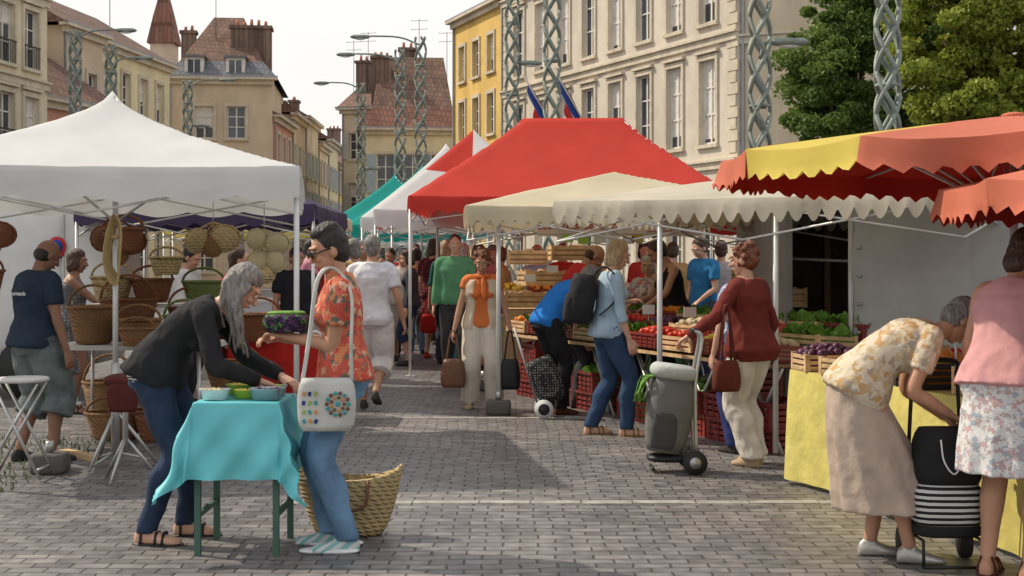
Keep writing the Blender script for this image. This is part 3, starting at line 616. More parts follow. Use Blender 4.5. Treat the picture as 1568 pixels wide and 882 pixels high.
canopy('white_market_tent',-3.2,10.98,2.95,3.0,2.15,2.84,9,f_white,vh=.25,scal=.03,per=.5,conc=.66,sag=.0)
canopy('purple_market_tent',-3.3,15.6,2.5,2.7,2.08,2.65,0,f_pur,vh=.22)
canopy('cream_market_tent',-4.2,21.5,3,3,2.2,2.9,0,f_cream,vh=.2)
canopy('purple_market_tent',-5.6,19.5,3,3,2.3,3.1,0,f_pur,vh=.2)
canopy('yellow_market_tent',-5,27,3,3,2.2,2.9,0,f_yel,vh=.2)
canopy('red_market_tent',.85,19.2,4.2,3.3,2.34,3.5,-3,f_red,ridge=1.4,vh=.22,scal=.035,per=.2,conc=.9,sag=.03)
canopy('striped_market_tent',-.62,22.0,2.9,2.9,2.28,3.62,0,f_white,panel=lambda x,y:(f_red if (-.75<y<.25 and x<0) or (y<-.5 and x>.3) else f_white),vh=.28,conc=.95)
canopy('red_market_tent',.15,25,3.8,2.6,2.35,3.8,0,f_dred,ridge=.6)
canopy('white_market_tent',-1.25,26.0,2.9,3,2.3,3.75,0,f_white)
canopy('teal_market_tent',-2.0,30.5,3.0,3,2.3,3.65,0,f_teal)
canopy('teal_market_tent',-3.0,35,3.6,3,2.3,3.75,0,f_teal)
canopy('white_market_tent',-3.3,43,4,3,2.3,3.6,0,f_white)
canopy('cream_parasol',1.1,14.65,3.1,3.0,2.02,2.44,0,f_cream,vh=.2,scal=.05,per=.12,poles=False,extra=((-.13,13.25),(.93,13.3),(2.4,14)),conc=1.0,sag=.03)
canopy('offwhite_parasol',2.6,11.75,3.4,3.0,1.98,2.26,-34,f_cream2,vh=.19,scal=.06,per=.13,poles=False,extra=((1.18,10.95),(2.0,10.4)),conc=1.0,sag=.03)
parasol('orange_parasol',2.8,7.65,1.62,2.06,2.28,12,195,[f_yel]+[f_or]*11,.17,f_dred)
parasol('orange_parasol',3.55,5.85,1.65,1.80,2.12,12,190,[f_or],.15,f_dred)
conc=M('concrete',(.12,.11,.1),.9,bump=.5)
for (x,y) in((-3.22,9.55),(-.13,13.25),(-.33,15.8)):
    b=MB(); b.rbox((x,y,.07),(.24,.22,.14),conc,bulge=.02,pw=8); b.tube([(x,y,.14),(x,y,.22)],.03,steel,8); b.obj('weight_block')
b=MB(); x,y=-2.82,9.75
b.tube([(x,y,.1),(x,y,2.1)],.021,steel,10); b.tube([(x,y,.1),(x,y,.75)],.032,steel,10)
for a in(10,130,250): b.tube([(x,y,.42),(x+.3*math.cos(rad(a)),y+.3*math.sin(rad(a)),.02)],.013,steel,6); b.tube([(x,y,.12),(x+.27*math.cos(rad(a)),y+.27*math.sin(rad(a)),.05)],.01,steel,6)
for a in(30,150): b.tube([(x,y,1.75),(x+.5*math.cos(rad(a)),y+.3*math.sin(rad(a)),2.08)],.01,steel,6)
b.obj('tripod_stand')
rope=M('rope',(.5,.36,.16),.9,kind='weave',ps=60,bump=.5)
b=MB()
for k in range(9):
    ph=R(0,.6); pts=[(-2.8+(.028+.004*k)*math.sin(t*.4)+.012*math.sin(t+ph),9.69-.008*k,1.55+(.17+.01*k)*math.cos(t*.4)) for t in range(17)]; b.tube(pts,.007,rope,6)
b.tube([(-2.84,9.67,1.64),(-2.76,9.67,1.65)],.02,rope,6); b.obj('rope_coil')
# ---------------------------------------------------------------- baskets & crates
wick=M('wicker',(.4,.21,.09),.7,kind='weave',ps=28,bump=.9,var=.3); wick2=M('wicker_red',(.33,.13,.06),.7,kind='weave',ps=28,bump=.9,var=.3); straw=M('straw',(.6,.45,.23),.8,kind='weave',ps=13,bump=.8,var=.25); strawl=M('straw_pale',(.7,.6,.36),.8,kind='weave',ps=40,bump=.6,var=.15); wickg=M('wicker_green',(.25,.32,.1),.7,kind='weave',ps=28,bump=.9)
def basket(x,y,z,rx,ry,h,mat,flare=1.25,handle=.6,name='wicker_basket',rz=0):
    b=MB(); Rm=Matrix.Rotation(rz,4,'Z'); Rm.translation=V((x,y,z)); n=28
    def rg(k,z_,j0=0): return [Rm@V((rx*k*math.cos(2*math.pi*j/n),ry*k*math.sin(2*math.pi*j/n),z_)) for j in range(n)]
    pr=[(.8,0),(.9,h*.1),(1,h*.35),((1+flare)/2,h*.7),(flare,h),(flare-.08,h-.005),((1+flare)/2-.08,h*.7),(.9,h*.3),(.75,.02)]
    b.loft([rg(k,z_) for k,z_ in pr],mat)
    b.tube([Rm@V((rx*flare*math.cos(t*.2618)*.98,ry*flare*math.sin(t*.2618)*.98,h)) for t in range(25)],.013,mat,6)
    if handle: b.tube(cr([Rm@V((math.cos(math.pi*t/8)*rx*flare*.97,0,h+math.sin(math.pi*t/8)*handle*h)) for t in range(9)],2),.011,mat,6)
    return b.obj(name)
for a in((-3.45,11.3,.8,.17,.14,.3,wick),(-3.05,11.2,.8,.15,.13,.2,wick),(-2.75,11.5,.8,.14,.13,.22,wickg),(-3.3,11.8,.8,.2,.15,.35,wick2),(-2.8,11.9,.8,.15,.13,.28,wick2),(-3.0,10.95,.8,.12,.1,.14,wick),(-3.3,11.4,0,.2,.16,.22,wick),(-2.05,12.5,0,.17,.15,.24,wick2),(-1.95,12.9,0,.16,.14,.3,wick),(-2.45,12.0,.35,.2,.16,.25,wick),(-2.3,12.4,.75,.17,.14,.25,wick2),(-3.6,12.3,.0,.2,.18,.4,wick),(-2.3,11.7,0,.2,.17,.3,wick),(-2.9,11.3,0,.18,.15,.25,wick2)):
    basket(*a)
for a in((-3.5,12.0,1.12,.15,.13,.22,straw),(-3.15,12.0,1.12,.15,.13,.2,wick2),(-3.0,11.9,1.36,.12,.1,.15,straw),(-2.7,12.0,1.1,.15,.13,.2,wickg),(-4.55,10.8,1.35,.13,.12,.25,wick),(-4.3,11.2,1.2,.12,.12,.2,wick2),(-2.95,10.4,1.55,.13,.1,.17,wick2)): basket(*a)
b=MB(); wt=M('table_white',(.55,.54,.51),.6)
b.box((-3.1,11.55,.775),(1.3,1.0,.035),wt); b.box((-3.15,12.05,1.09),(1.1,.3,.03),wt)
for sx in(-.55,.55):
    for sy in(-.4,.4): b.tube([(-3.1+sx,11.55+sy,.76),(-3.1+sx*1.05,11.55+sy*1.1,0)],.016,steel,6)
    b.tube([(-3.15+sx*.9,12.05,.79),(-3.15+sx*.9,12.05,1.08)],.014,steel,6)
b.obj('trestle_table')
redc=C(.45,.025,.02)
b=MB(); b.box((-2.15,12.9,.74),(.9,.7,.03),redc); b.box((-2.15,12.54,.5),(.9,.012,.5),redc); b.box((-1.69,12.9,.5),(.012,.7,.5),redc)
for sx in(-.4,.4):
    for sy in(-.3,.3): b.tube([(-2.15+sx,12.9+sy,.73),(-2.15+sx,12.9+sy,0)],.015,steel,6)
b.obj('red_cloth_table')
def hang_cluster(name,x,y,z,items):
    b=MB(); b.tube([(x,y,z+.25),(x,y,z)],.004,steel,5)
    for(dx,dz,rx,rz_,m_) in items:
        b.ell((x+dx,y+.03*dx,z+dz),(rx,.09,rz_),m_,None,20,12); b.tube(cr([(x+dx-rx*.6,y,z+dz+rz_*.6),(x,y,z+.05),(x+dx+rx*.6,y,z+dz+rz_*.6)],5),.009,m_,6)
        b.tube([(x+dx+rx*math.cos(t*.5236),y-.03,z+dz+rz_*math.sin(t*.5236)) for t in range(13)],.008,m_,6)
    b.obj(name)
hang_cluster('hanging_straw_bags',-2.42,11.1,1.74,((-.12,-.1,.1,.10,straw),(.1,-.08,.13,.11,straw),(.0,-.14,.09,.09,wick)))
hang_cluster('hanging_straw_hats',-1.88,10.4,1.66,((-.05,-.02,.08,.08,strawl),(.1,-.05,.1,.08,strawl),(-.04,-.19,.09,.08,strawl),(.09,-.18,.08,.09,strawl),(.02,-.28,.07,.07,straw)))
hang_cluster('hanging_wicker_bags',-4.6,10.3,1.6,((0,-.1,.12,.15,wick),(.14,-.15,.1,.12,wick2)))
hang_cluster('hanging_wicker_bags',-4.15,10.6,1.8,((0,-.1,.12,.1,wick),(.2,-.12,.12,.1,wick2),(.1,-.2,.1,.1,straw)))
hang_cluster('hanging_wicker_bags',-3.05,10.6,1.75,((-.1,-.1,.1,.1,wick2),(.12,-.12,.11,.1,wick2),(0,-.22,.09,.09,wick)))
woodc=M('crate_wood',(.55,.37,.2),.8,var=.3,vs=7,bump=.3); plas=M('crate_plastic',(.2,.03,.025),.45,var=.25); plasb=M('crate_black',(.03,.03,.03),.5)
prod={'o':M('orange_fruit',(.6,.2,.02),.5),'r':M('tomato',(.5,.035,.015),.3),'g':M('green_veg',(.11,.24,.03),.6,var=.4,vs=15),'y':M('yellow_fruit',(.6,.42,.05),.5),'p':M('plum',(.08,.02,.05),.4),'w':M('onion',(.5,.4,.25),.6),'c':M('carton',(.42,.28,.16),.9)}
def crate(b,x,y,z,w,d,h,mat,rz=0,fill=None,rr=None,tilt=0):
    Rm=Matrix.Rotation(rz,4,'Z')@Matrix.Rotation(tilt,4,'X'); Rm.translation=V((x,y,z)); R3=Rm.to_3x3()
    B=lambda c,s_,m_=mat: b.box(Rm@V(c),s_,m_,rot=R3)
    B((0,0,.008),(w,d,.014)); ns=3 if mat is woodc else 4
    for i in range(ns):
        zz=h*(i+.5)/ns; hh=h/ns*.66
        for s_ in(-1,1): B((0,s_*(d/2-.004),zz),(w,.008,hh)); B((s_*(w/2-.004),0,zz),(.008,d-.018,hh))
    for sx in(-1,1):
        for sy in(-1,1): B((sx*(w/2-.014),sy*(d/2-.014),h/2),(.032,.032,h+.004))
    if mat is not woodc:
        for k in range(5):
            for s_ in(-1,1): B((-w/2+w*(k+.5)/5,s_*(d/2),h/2),(.012,.012,h))
        for s_ in(-1,1): B((0,s_*(d/2+.003),h-.012),(w+.01,.018,.024)); B((s_*(w/2+.003),0,h-.012),(.018,d-.016,.024))
    if fill:
        B((0,0,h*.5),(w-.03,d-.03,h*.6),prod[fill])
        if fill=='g':
            for k in range(110):
                p=Rm@V((R(-.5,.5)*w*.95,R(-.5,.5)*d*.95,h*.85)); l=R(.06,.13); dv=V((R(-1,1),R(-1,1),R(.3,1.4))).normalized()*l; sd_=V((R(-1,1),R(-1,1),R(-.3,.3))).normalized()*l*.5
                b.add([p,p+dv*.6+sd_,p+dv,p+dv*.6-sd_],[(0,1,2,3)],prod['g'])
        elif fill!='c':
            r0=.032
            for k in range(46):
                u_,v_=R(-.46,.46),R(-.46,.46); b.ell(Rm@V((u_*w*.92,v_*d*.92,h*.86+.05*(1-3.5*(u_*u_+v_*v_))+R(0,.012))),r0*R(.8,1.15),prod[fill],None,8,6)
        else:
            for k in range(6): B((R(-.35,.35)*w,R(-.35,.35)*d,h*.85),(R(.06,.12),R(.05,.1),R(.03,.09)))
A=V((.35,15.2,0)); Z=V((2.15,10.75,0)); dv=(Z-A).normalized(); nv=V((dv.y,-dv.x,0)); rz=math.atan2(dv.y,dv.x); Ls=(Z-A).length
b=MB(); fills='orggyrgwggrogpgrw'; i=0; s_=0.0
while s_<Ls:
    p=A+dv*s_
    for rowk in range(3):
        q=p-nv*(.42*rowk-.15); crate(b,q.x,q.y,.70+.07*rowk,.56,.38,.13,plas if (i+rowk)%3 else woodc,rz+R(-.04,.04),fills[(i*3+rowk)%17],tilt=-.06)
    i+=1; s_+=.6
b.box((A+Z)/2-nv*.27+V((0,0,.67)),(Ls+.3,1.2,.03),woodc,rz)
for k in range(6):
    p=A+dv*(Ls*k/5)
    for o in(-.75,.2): 
        b.tube([p+nv*o+dv*.25+V((0,0,.66)),p+nv*o-dv*.25],.017,steel,6); b.tube([p+nv*o-dv*.25+V((0,0,.66)),p+nv*o+dv*.25],.017,steel,6)
b.obj('produce_stall')
b=MB()
for s_,hh,fl_ in((.1,3,'r'),(1.5,2,'g'),(2.6,1,'g'),(3.6,2,'g'),(4.25,3,None),(4.75,2,None)):
    p=A+dv*s_+nv*.05
    for k in range(hh): crate(b,p.x+R(-.03,.03),p.y+R(-.03,.03),.0+.195*k,.56,.38,.19,plas,rz+R(-.12,.12),fl_ if k==hh-1 else None)
b.obj('stacked_plastic_crates')
b=MB(); 
for (x,y,z,rz_) in((.15,16.2,.95,.1),(.35,16.5,1.2,.3),(.75,16.0,1.0,-.1),(1.0,16.6,1.25,.2),(.2,16.9,1.45,0),(.7,16.5,1.5,.1),(2.55,14.5,1.05,.1),(2.6,14.5,1.28,0),(2.4,13.6,1.0,.3),(2.5,13.0,1.05,.1)): crate(b,x,y,z,.5,.35,.18,woodc,rz_,'c')
b.box((.6,16.4,.47),(1.4,.9,.9),prod['c']); b.box((2.6,13.9,.5),(.5,1.8,.98),prod['c']); b.obj('stacked_wooden_crates')
b=MB()
for k in range(5):
    for j in range(2): crate(b,-.05+.5*k,17.7+.35*j,.85+.16*j,.46,.33,.14,woodc if (k+j)%2 else plas,R(-.05,.05),'ryogw'[(k+j)%5],tilt=.15)
b.box((.95,17.9,.8),(2.6,.8,.04),woodc); b.box((.95,17.52,.4),(2.6,.02,.76),C(.1,.2,.1))
for sx in(-.25,2.15): b.tube([(sx,18.2,0),(sx,18.2,.8)],.02,steel,6)
b.obj('fruit_stall')
ban=M('banner_white',(.82,.78,.76),.7,bump=.2,bs=3,trans=.35); redp=M('print_red',(.5,.03,.03),.7)
b=MB(); b.box((1.22,15.6,1.87),(1.85,.008,.2),ban)
Tm=Matrix.Translation((.8,15.59,1.89))@Matrix.Rotation(rad(90),4,'X'); b.text('Les fruits de la tour',.13,redp,Tm)
b.text('26140 ALBON   04 75 03 21',.055,redp,Matrix.Translation((1.8,15.59,1.92))@Matrix.Rotation(rad(90),4,'X')); b.text('www.fruitsdelatour.com',.055,redp,Matrix.Translation((1.8,15.59,1.83))@Matrix.Rotation(rad(90),4,'X'))
b.box((2.5,15.4,1.87),(.55,.008,.18),redp); b.obj('stall_banner')
b=MB(); lime=M('card_lime',(.35,.6,.1),.6)
for(x,z,m_) in((.62,1.74,lime),(.8,1.72,lime),(.98,1.73,fw),(1.12,1.74,fw),(1.4,1.74,f_yel),(.45,1.4,fw),(.2,1.3,fw),(1.3,1.72,fw)): b.box((x,15.3,z),(.13,.006,.08),m_)
b.tube([(.1,15.3,1.79),(2.3,15.3,1.79)],.006,steel,5); b.obj('price_cards')
b=MB()
for k,t in enumerate((.4,1.0,1.7,2.3,3.1,3.8,4.3)):
    p=A+dv*t-nv*.1+V((0,0,1.02)); b.box(p,(.12,.006,.09),fw,rz=R(-.3,.3)); b.tube([p-V((0,0,.05)),p-V((0,0,.2))],.004,steel,4)
b.obj('produce_labels')
chalk=M('chalkboard',(.03,.035,.04),.8,var=.3); b=MB(); tl=Matrix.Rotation(rad(-10),3,'X')
b.box((-2.85,18.4,.5),(.46,.02,.92),chalk,rot=tl); b.box((-2.85,18.75,.5),(.46,.02,.92),chalk,rot=Matrix.Rotation(rad(10),3,'X'))
for sx in(-1,1): b.box((-2.85+sx*.24,18.39,.5),(.03,.03,1.0),frame,rot=tl)
b.box((-2.85,18.47,.97),(.5,.03,.03),frame,rot=tl); b.text('ROTISSERIE',.085,fw,Matrix.Translation((-2.85,18.45,.86))@Matrix.Rotation(rad(80),4,'X'))
for k in range(5): b.text('poulet fermier',.05,fw,Matrix.Translation((-2.85,18.42-.015*k,.72-.1*k))@Matrix.Rotation(rad(80),4,'X'))
b.obj('chalkboard_sign')
tw=M('trailer_white',(.68,.68,.66),.4,var=.05,dirt=.12); b=MB(); b.rbox((-6.2,15.6,1.35),(3.6,1.8,2.0),tw,pw=12,bulge=.0); b.box((-4.55,14.68,1.4),(.5,.02,1.4),tw); b.box((-4.8,14.66,1.4),(.02,.02,1.5),steel); b.box((-4.25,14.66,1.4),(.02,.02,1.5),steel)
b.loft([[V((-4.86+.1*math.cos(a*.5)*k,14.64-.004*i,1.64+.11*math.sin(a*.5)*k*(1.2 if math.sin(a*.5)<0 else 1))) for a in range(12)] for i,k in enumerate((1,1,.98))],redp); b.loft([[V((-4.86+.07*math.cos(a*.5),14.625-.004*i,1.64+.075*math.sin(a*.5))) for a in range(12)] for i in(0,1)],fb)
for x in(-7.6,-5.2): b.tube([(x,14.7,.33),(x,14.95,.33)],.33,rubber,20)
b.obj('market_trailer')
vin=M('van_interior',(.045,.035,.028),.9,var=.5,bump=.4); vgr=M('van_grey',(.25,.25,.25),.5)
b=MB(); x0_,x1_,y0_,y1_=2.35,4.9,11.6,14.2
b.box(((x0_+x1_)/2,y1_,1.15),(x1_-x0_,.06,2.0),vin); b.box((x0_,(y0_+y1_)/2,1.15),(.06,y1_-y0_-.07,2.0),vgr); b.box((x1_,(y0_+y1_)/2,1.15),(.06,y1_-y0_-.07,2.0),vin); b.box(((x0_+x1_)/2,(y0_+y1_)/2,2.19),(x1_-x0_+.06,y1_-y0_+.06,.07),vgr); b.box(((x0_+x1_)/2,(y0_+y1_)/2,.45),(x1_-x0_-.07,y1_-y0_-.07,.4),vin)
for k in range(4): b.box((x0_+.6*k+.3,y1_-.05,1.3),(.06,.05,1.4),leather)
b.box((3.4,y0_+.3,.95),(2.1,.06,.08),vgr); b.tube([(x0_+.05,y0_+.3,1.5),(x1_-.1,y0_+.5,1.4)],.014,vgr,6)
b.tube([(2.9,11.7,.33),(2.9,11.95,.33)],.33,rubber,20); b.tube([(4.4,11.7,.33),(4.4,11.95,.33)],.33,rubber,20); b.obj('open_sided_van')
tarp=M('tarpaulin_grey',(.42,.43,.43),.5,var=.08,bump=.4,bs=3,dirt=.2); b=MB(); n=60; G=[]
for i in range(n+1):
    t=i/n; p=V((2.66+1.5*t,10.75-.7*t,0)); o=.03*math.sin(t*17)+.02*math.sin(t*41); G.append([p+V((o*(1-.4*k/12)+.02*math.sin(k*.9+t*9),-o*(k/12)-.02*math.sin(k*.7+t*5),1.98-1.5*k/12)) for k in range(13)])
b.grid(G,tarp)
b.tube([(2.66,10.76,0),(2.66,10.76,2.0)],.022,steel,8); b.tube([(2.66,10.76,1.98),(4.16,10.06,1.98)],.018,steel,8)
for k in range(6): b.tube([(2.7,10.7,.7+.22*k),(2.72,10.71,.7+.22*k)],.014,steel,8)
b.obj('tarpaulin_wall')
ycl=cloth('yellow_plastic_cloth',(.6,.52,.16),kind=None,rough=.45,bump=.7,bs=9,dirt=.15,var=.12); b=MB(); a=V((1.86,9.15,0)); e=V((2.62,6.3,0)); d_=(e-a).normalized(); n_=V((-d_.y,d_.x,0)); L_=(e-a).length; rz=math.atan2(d_.y,d_.x)
b.box((a+e)/2+n_*.42+V((0,0,.735)),(L_,.84,.03),ycl,rz)
def drape(p,q,out,z0=.75,z1=.03):
    L2=(q-p).length; k=int(L2/.03); G=[]
    for i in range(k+1):
        t=i/k; s2=t*L2; w_=.03*math.sin(s2*7+math.sin(s2*3)*2)+.015*math.sin(s2*19+1); G.append([p.lerp(q,t)+out*(.006+(.03+w_)*(j/6)**.7)+V((0,0,z0+(z1-z0)*j/6)) for j in range(7)])
    b.grid(G,ycl)
drape(a,e,-n_); drape(a+n_*.84,a,-d_)
b.obj('yellow_cloth_table')
b=MB()
for (t,o,z,w_,d2,m_,f_) in((.12,.2,.755,.28,.4,woodc,'p'),(.5,.18,.755,.28,.38,woodc,'c'),(.85,.2,.755,.3,.36,plasb,'c'),(1.3,.2,.755,.3,.4,plasb,'o'),(1.75,.25,.755,.3,.4,woodc,'o'),(.3,.6,.755,.3,.4,woodc,'y'),(.8,.62,.755,.3,.4,woodc,'r'),(1.4,.65,.755,.3,.4,woodc,'w'),(2.2,.25,.755,.3,.4,woodc,'y')):
    p=a+d_*t*1.12+n_*o; crate(b,p.x,p.y,z,w_,d2,.11 if f_!='o' else .14,m_,rz+R(-.15,.15),f_)
p=a+d_*.75+n_*.45
for k in range(3): b.rbox((p.x+.07*k,p.y-.1*k,.9),(.07,.07,.12),prod['c'])
b.obj('fruit_crates')
b=MB(); p=a+d_*1.7+n_*.15; b.box((p.x,p.y,1.15),(.12,.012,.14),chalk); b.tube([(p.x,p.y,.8),(p.x,p.y,1.1)],.006,steel,5); b.text('2,50',.05,fw,Matrix.Translation((p.x,p.y-.01,1.15))@Matrix.Rotation(rad(90),4,'X')); b.obj('price_sign')
# ---------------------------------------------------------------- turquoise table
turq=cloth('turquoise_plastic_cloth',(.13,.5,.54),rough=.5,bump=.25,bs=5,spec=.3,var=.05); grn=M('table_leg_green',(.07,.14,.11),.6,.2)
b=MB(); cx,cy,tw_,td_=-1.37,7.05,.215,.25; n=90; ex=.38; zt=.765
def cpos(x,y):
    px=min(max(x,-tw_),tw_); py=min(max(y,-td_),td_); dx,dy=x-px,y-py; l=math.hypot(dx,dy)
    if l<1e-5: return V((cx+px,cy+py,zt+.002*noise.noise(V((x*9,y*9,0)))))
    fl=.13+.05*math.sin(x*17+y*13)+.2*min(abs(dx),abs(dy))/max(abs(dx),abs(dy))
    if dx<-.01: fl+=.08
    drop=l*math.sqrt(max(.05,1-fl*fl)); k=min(l/.04,1); fl*=k**.5
    wv=.018*math.sin(x*31-y*23)*(l/ex)
    return V((cx+px+dx*fl+(wv if abs(dx)>abs(dy) else 0),cy+py+dy*fl+(wv if abs(dy)>=abs(dx) else 0),zt-drop))
b.grid([[cpos(-tw_-ex+(2*tw_+2*ex)*i/n,-td_-ex+(2*td_+2*ex)*j/n) for j in range(n+1)] for i in range(n+1)],turq)
b.box((cx,cy,.745),(2*tw_-.01,2*td_-.01,.025),grn)
for sx in(-1,1):
    for sy in(-1,1): b.box((cx+sx*(tw_-.02),cy+sy*(td_-.03),.366),(.03,.03,.73),grn)
    b.box((cx+sx*(tw_-.02),cy,.2),(.02,2*td_-.08,.025),grn)
b.box((cx,cy-td_+.03,.68),(2*tw_-.07,.02,.05),grn); b.obj('folding_table_with_turquoise_cloth')
foil=M('foil_tray',(.5,.55,.57),.35,.6); limef=M('lime_food',(.4,.55,.06),.5); lem=M('lemon_food',(.75,.65,.15),.5)
def tray(x,y,r,h,m_,f_,name='food_tray',z=.769,sq=3):
    b=MB(); n_=24
    def rg(k,z_): 
        o=[]
        for j in range(n_):
            A_=2*math.pi*j/n_; q=(abs(math.cos(A_))**sq+abs(math.sin(A_))**sq)**(-1/sq); o.append(V((x+r*k*q*math.cos(A_),y+r*k*.8*q*math.sin(A_),z_)))
        return o
    b.loft([rg(.8,z),rg(.98,z+h),rg(1.06,z+h+.003),rg(.95,z+h-.002),rg(.8,z+.012)],m_); b.loft([rg(.8,z+.013),rg(.86,z+h*.7),rg(.3,z+h*.85)],f_)
    for k in range(22): b.ell((x+R(-.65,.65)*r,y+R(-.5,.5)*r,z+h*.85),R(.008,.016),f_,None,6,5)
    b.obj(name)
tray(-1.5,6.93,.075,.05,M('tray_white',(.7,.72,.72),.4),M('food_beige',(.5,.42,.25),.7)); tray(-1.36,7.0,.065,.04,limef,lem); tray(-1.42,7.2,.08,.05,limef,lem); tray(-1.24,6.93,.085,.055,foil,M('food_dark',(.12,.04,.08),.5)); tray(-1.24,7.13,.07,.05,foil,limef,sq=2)
b=MB(); pat=cloth('bowl_pattern',(.05,.2,.03),kind='floral',ps=60,pal=[(.02,.02,.02),(.08,.2,.05),(.12,.03,.15),(.02,.02,.03),(.03,.02,.03)])
b.rbox((-1.14,6.93,1.155),(.2,.16,.09),pat,taper=1.08,pw=4); b.rbox((-1.14,6.93,1.205),(.17,.13,.02),prod['g'],pw=4); b.obj('patterned_food_box')
def tote(name,x,y,rx,ry,h,mat,rz=0):
    b=MB(); Rm=Matrix.Rotation(rz,4,'Z'); Rm.translation=V((x,y,0)); n=48
    def rg(t,inn=0):
        k=(.62+.42*t**.7)-inn; o=[]
        for j in range(n):
            A_=2*math.pi*j/n; zt=h*t*(1+.10*abs(math.cos(A_))**3-.12*abs(math.sin(A_))*t); dn=1+.02*math.sin(A_*3+t*4)
            o.append(Rm@V((rx*k*dn*math.cos(A_),ry*k*math.sin(A_)*(1-.25*t),zt+(.004 if not inn else .01))))
        return o
    b.loft([rg(i/8) for i in range(9)]+[rg(i/8,.05) for i in range(8,-1,-1)],mat)
    for s_ in(-1,1): b.tube(cr([Rm@V((-.12,s_*ry*.7,h*.9)),Rm@V((-.1,s_*ry*1.02,h*.5)),Rm@V((.1,s_*ry*1.02,h*.5)),Rm@V((.12,s_*ry*.7,h*.9))],5),.009,leather,6)
    b.obj(name)
tote('straw_tote_basket',-.875,7.36,.285,.14,.34,straw,rz=-.06)
bagw=cloth('canvas_bag',(.5,.5,.47)); b=MB(); b.rbox((-.915,6.77,.76),(.27,.07,.26),bagw,rz=.05,pw=5,bulge=.06)
brn=C(.16,.08,.05); tl_=C(.05,.3,.3); orr=C(.55,.25,.08)
for k in range(14):
    a_=k*2*math.pi/14
    b.ell((-.855+.054*math.cos(a_),6.727,.765+.054*math.sin(a_)),(.010,.004,.010),brn if k%2 else tl_,None,8,5)
for k in range(9):
    a_=k*2*math.pi/9; b.ell((-.855+.032*math.cos(a_),6.726,.765+.032*math.sin(a_)),(.009,.004,.009),orr if k%2 else brn,None,8,5)
b.ell((-.855,6.726,.765),(.012,.004,.012),tl_,None,10,5)
for k in range(12): b.box((-1.02+.028*(k%3)+R(-.003,.003),6.729,.68+.045*(k//3)),(.015,.006,.02),(tl_,orr,C(.02,.05,.2),C(.3,.4,.1))[k%4],rot=Matrix.Rotation(R(-.5,.5),3,'Y'))
b.tube([(-1.04,6.78,.88),(-.78,6.78,.88)],.011,C(.25,.25,.25),6)
b.tube(cr([(-1.035,6.77,.87),(-1.0,6.78,1.1),(-.965,6.82,1.38),(-.89,6.9,1.43),(-.8,6.82,1.3),(-.795,6.77,1.05),(-.79,6.77,.87)],6),.011,bagw,6,flat=.35); b.obj('printed_shoulder_bag')
b=MB(); x,y=-3.32,9.3; b.loft([[V((x+r_*math.cos(t*.2618),y+r_*math.sin(t*.2618),z)) for t in range(24)] for r_,z in((.16,.655),(.175,.662),(.175,.678),(.165,.685))],wt)
for sy in(-.11,.11): b.tube([(x-.16,y+sy,.65),(x+.17,y+sy*1.3,.01)],.011,steel,8); b.tube([(x+.13,y+sy*.8,.65),(x-.22,y+sy*1.2,.01)],.011,steel,8)
b.tube([(x-.2,y-.14,.06),(x-.2,y+.14,.06)],.009,steel,6); b.tube([(x+.14,y-.14,.07),(x+.14,y+.14,.07)],.009,steel,6); b.obj('folding_stool')
b=MB(); x,y=-2.58,9.15; redk=cloth('maroon_cloth',(.08,.02,.018)); b.rbox((x,y,.68),(.22,.28,.07),redk,pw=4); b.rbox((x+.02,y-.13,.58),(.18,.05,.2),redk,pw=4); b.tube([(x,y,.7),(x,y,.2)],.02,steel,8)
for A_ in(20,140,260): b.tube([(x,y,.3),(x+.22*math.cos(rad(A_)),y+.22*math.sin(rad(A_)),.015)],.012,steel,6)
b.obj('cloth_draped_stool'); 
b=MB(); b.box((-3.25,10.3,.02),(.5,.07,.04),woodc,rz=-.8); b.obj('wooden_plank')
# ---------------------------------------------------------------- trolleys, bags
gtr=cloth('trolley_grey',(.15,.15,.14)); b=MB(); x,y=1.1,9.6; tR=Matrix.Rotation(rad(8),3,'Y')
b.rbox((x+.0,y,.4),(.27,.25,.52),gtr,rot=tR,taper=1.12,pw=4); b.rbox((x+.03,y,.70),(.29,.27,.1),C(.4,.42,.4),rot=tR,pw=4); b.rbox((x-.05,y-.13,.3),(.16,.05,.25),C(.07,.07,.07),rot=tR,pw=4)
for s_ in(-.1,.1): b.tube(cr([(x+.18,y+s_,.08),(x+.17,y+s_,.6),(x+.22,y+s_*.8,.93),(x+.17,y+s_*.6,.99)],4),.012,steel,8); b.tube([(x+.16,y+s_*1.7-.02,.085),(x+.16,y+s_*1.7+.02,.085)],.085,rubber,20); b.tube([(x+.16,y+s_*1.7-.024,.085),(x+.16,y+s_*1.7+.024,.085)],.04,steel,12)
b.tube([(x+.17,y-.07,.99),(x+.17,y+.07,.99)],.017,blackm,8); b.tube([(x-.12,y-.1,.03),(x-.12,y+.1,.03)],.014,blackm,6); b.rbox((x+.02,y,.1),(.32,.2,.05),blackm)
for k in range(12):
    b.tube(cr([(x-.08,y-.02,.66),(x-.14-R(0,.06),y+R(-.1,.1),.66),(x-.2-R(0,.05),y+R(-.13,.1),.5+R(-.03,.06))],3),.014,prod['g'],5,flat=.3)
b.obj('grey_shopping_trolley')
bstr=cloth('trolley_black_striped',(.02,.02,.022),kind='stripe',ps=11,pal=((.55,.55,.53),'Z')); bbl=cloth('trolley_black',(.02,.02,.022)); b=MB(); x,y=2.09,6.62
b.rbox((x,y,.30),(.33,.26,.2),bstr,pw=4,bulge=.05); b.rbox((x,y,.53),(.33,.26,.26),bbl,pw=4,taper=.8,bulge=.05); b.rbox((x,y,.18),(.32,.25,.06),bbl,pw=4,bulge=0)
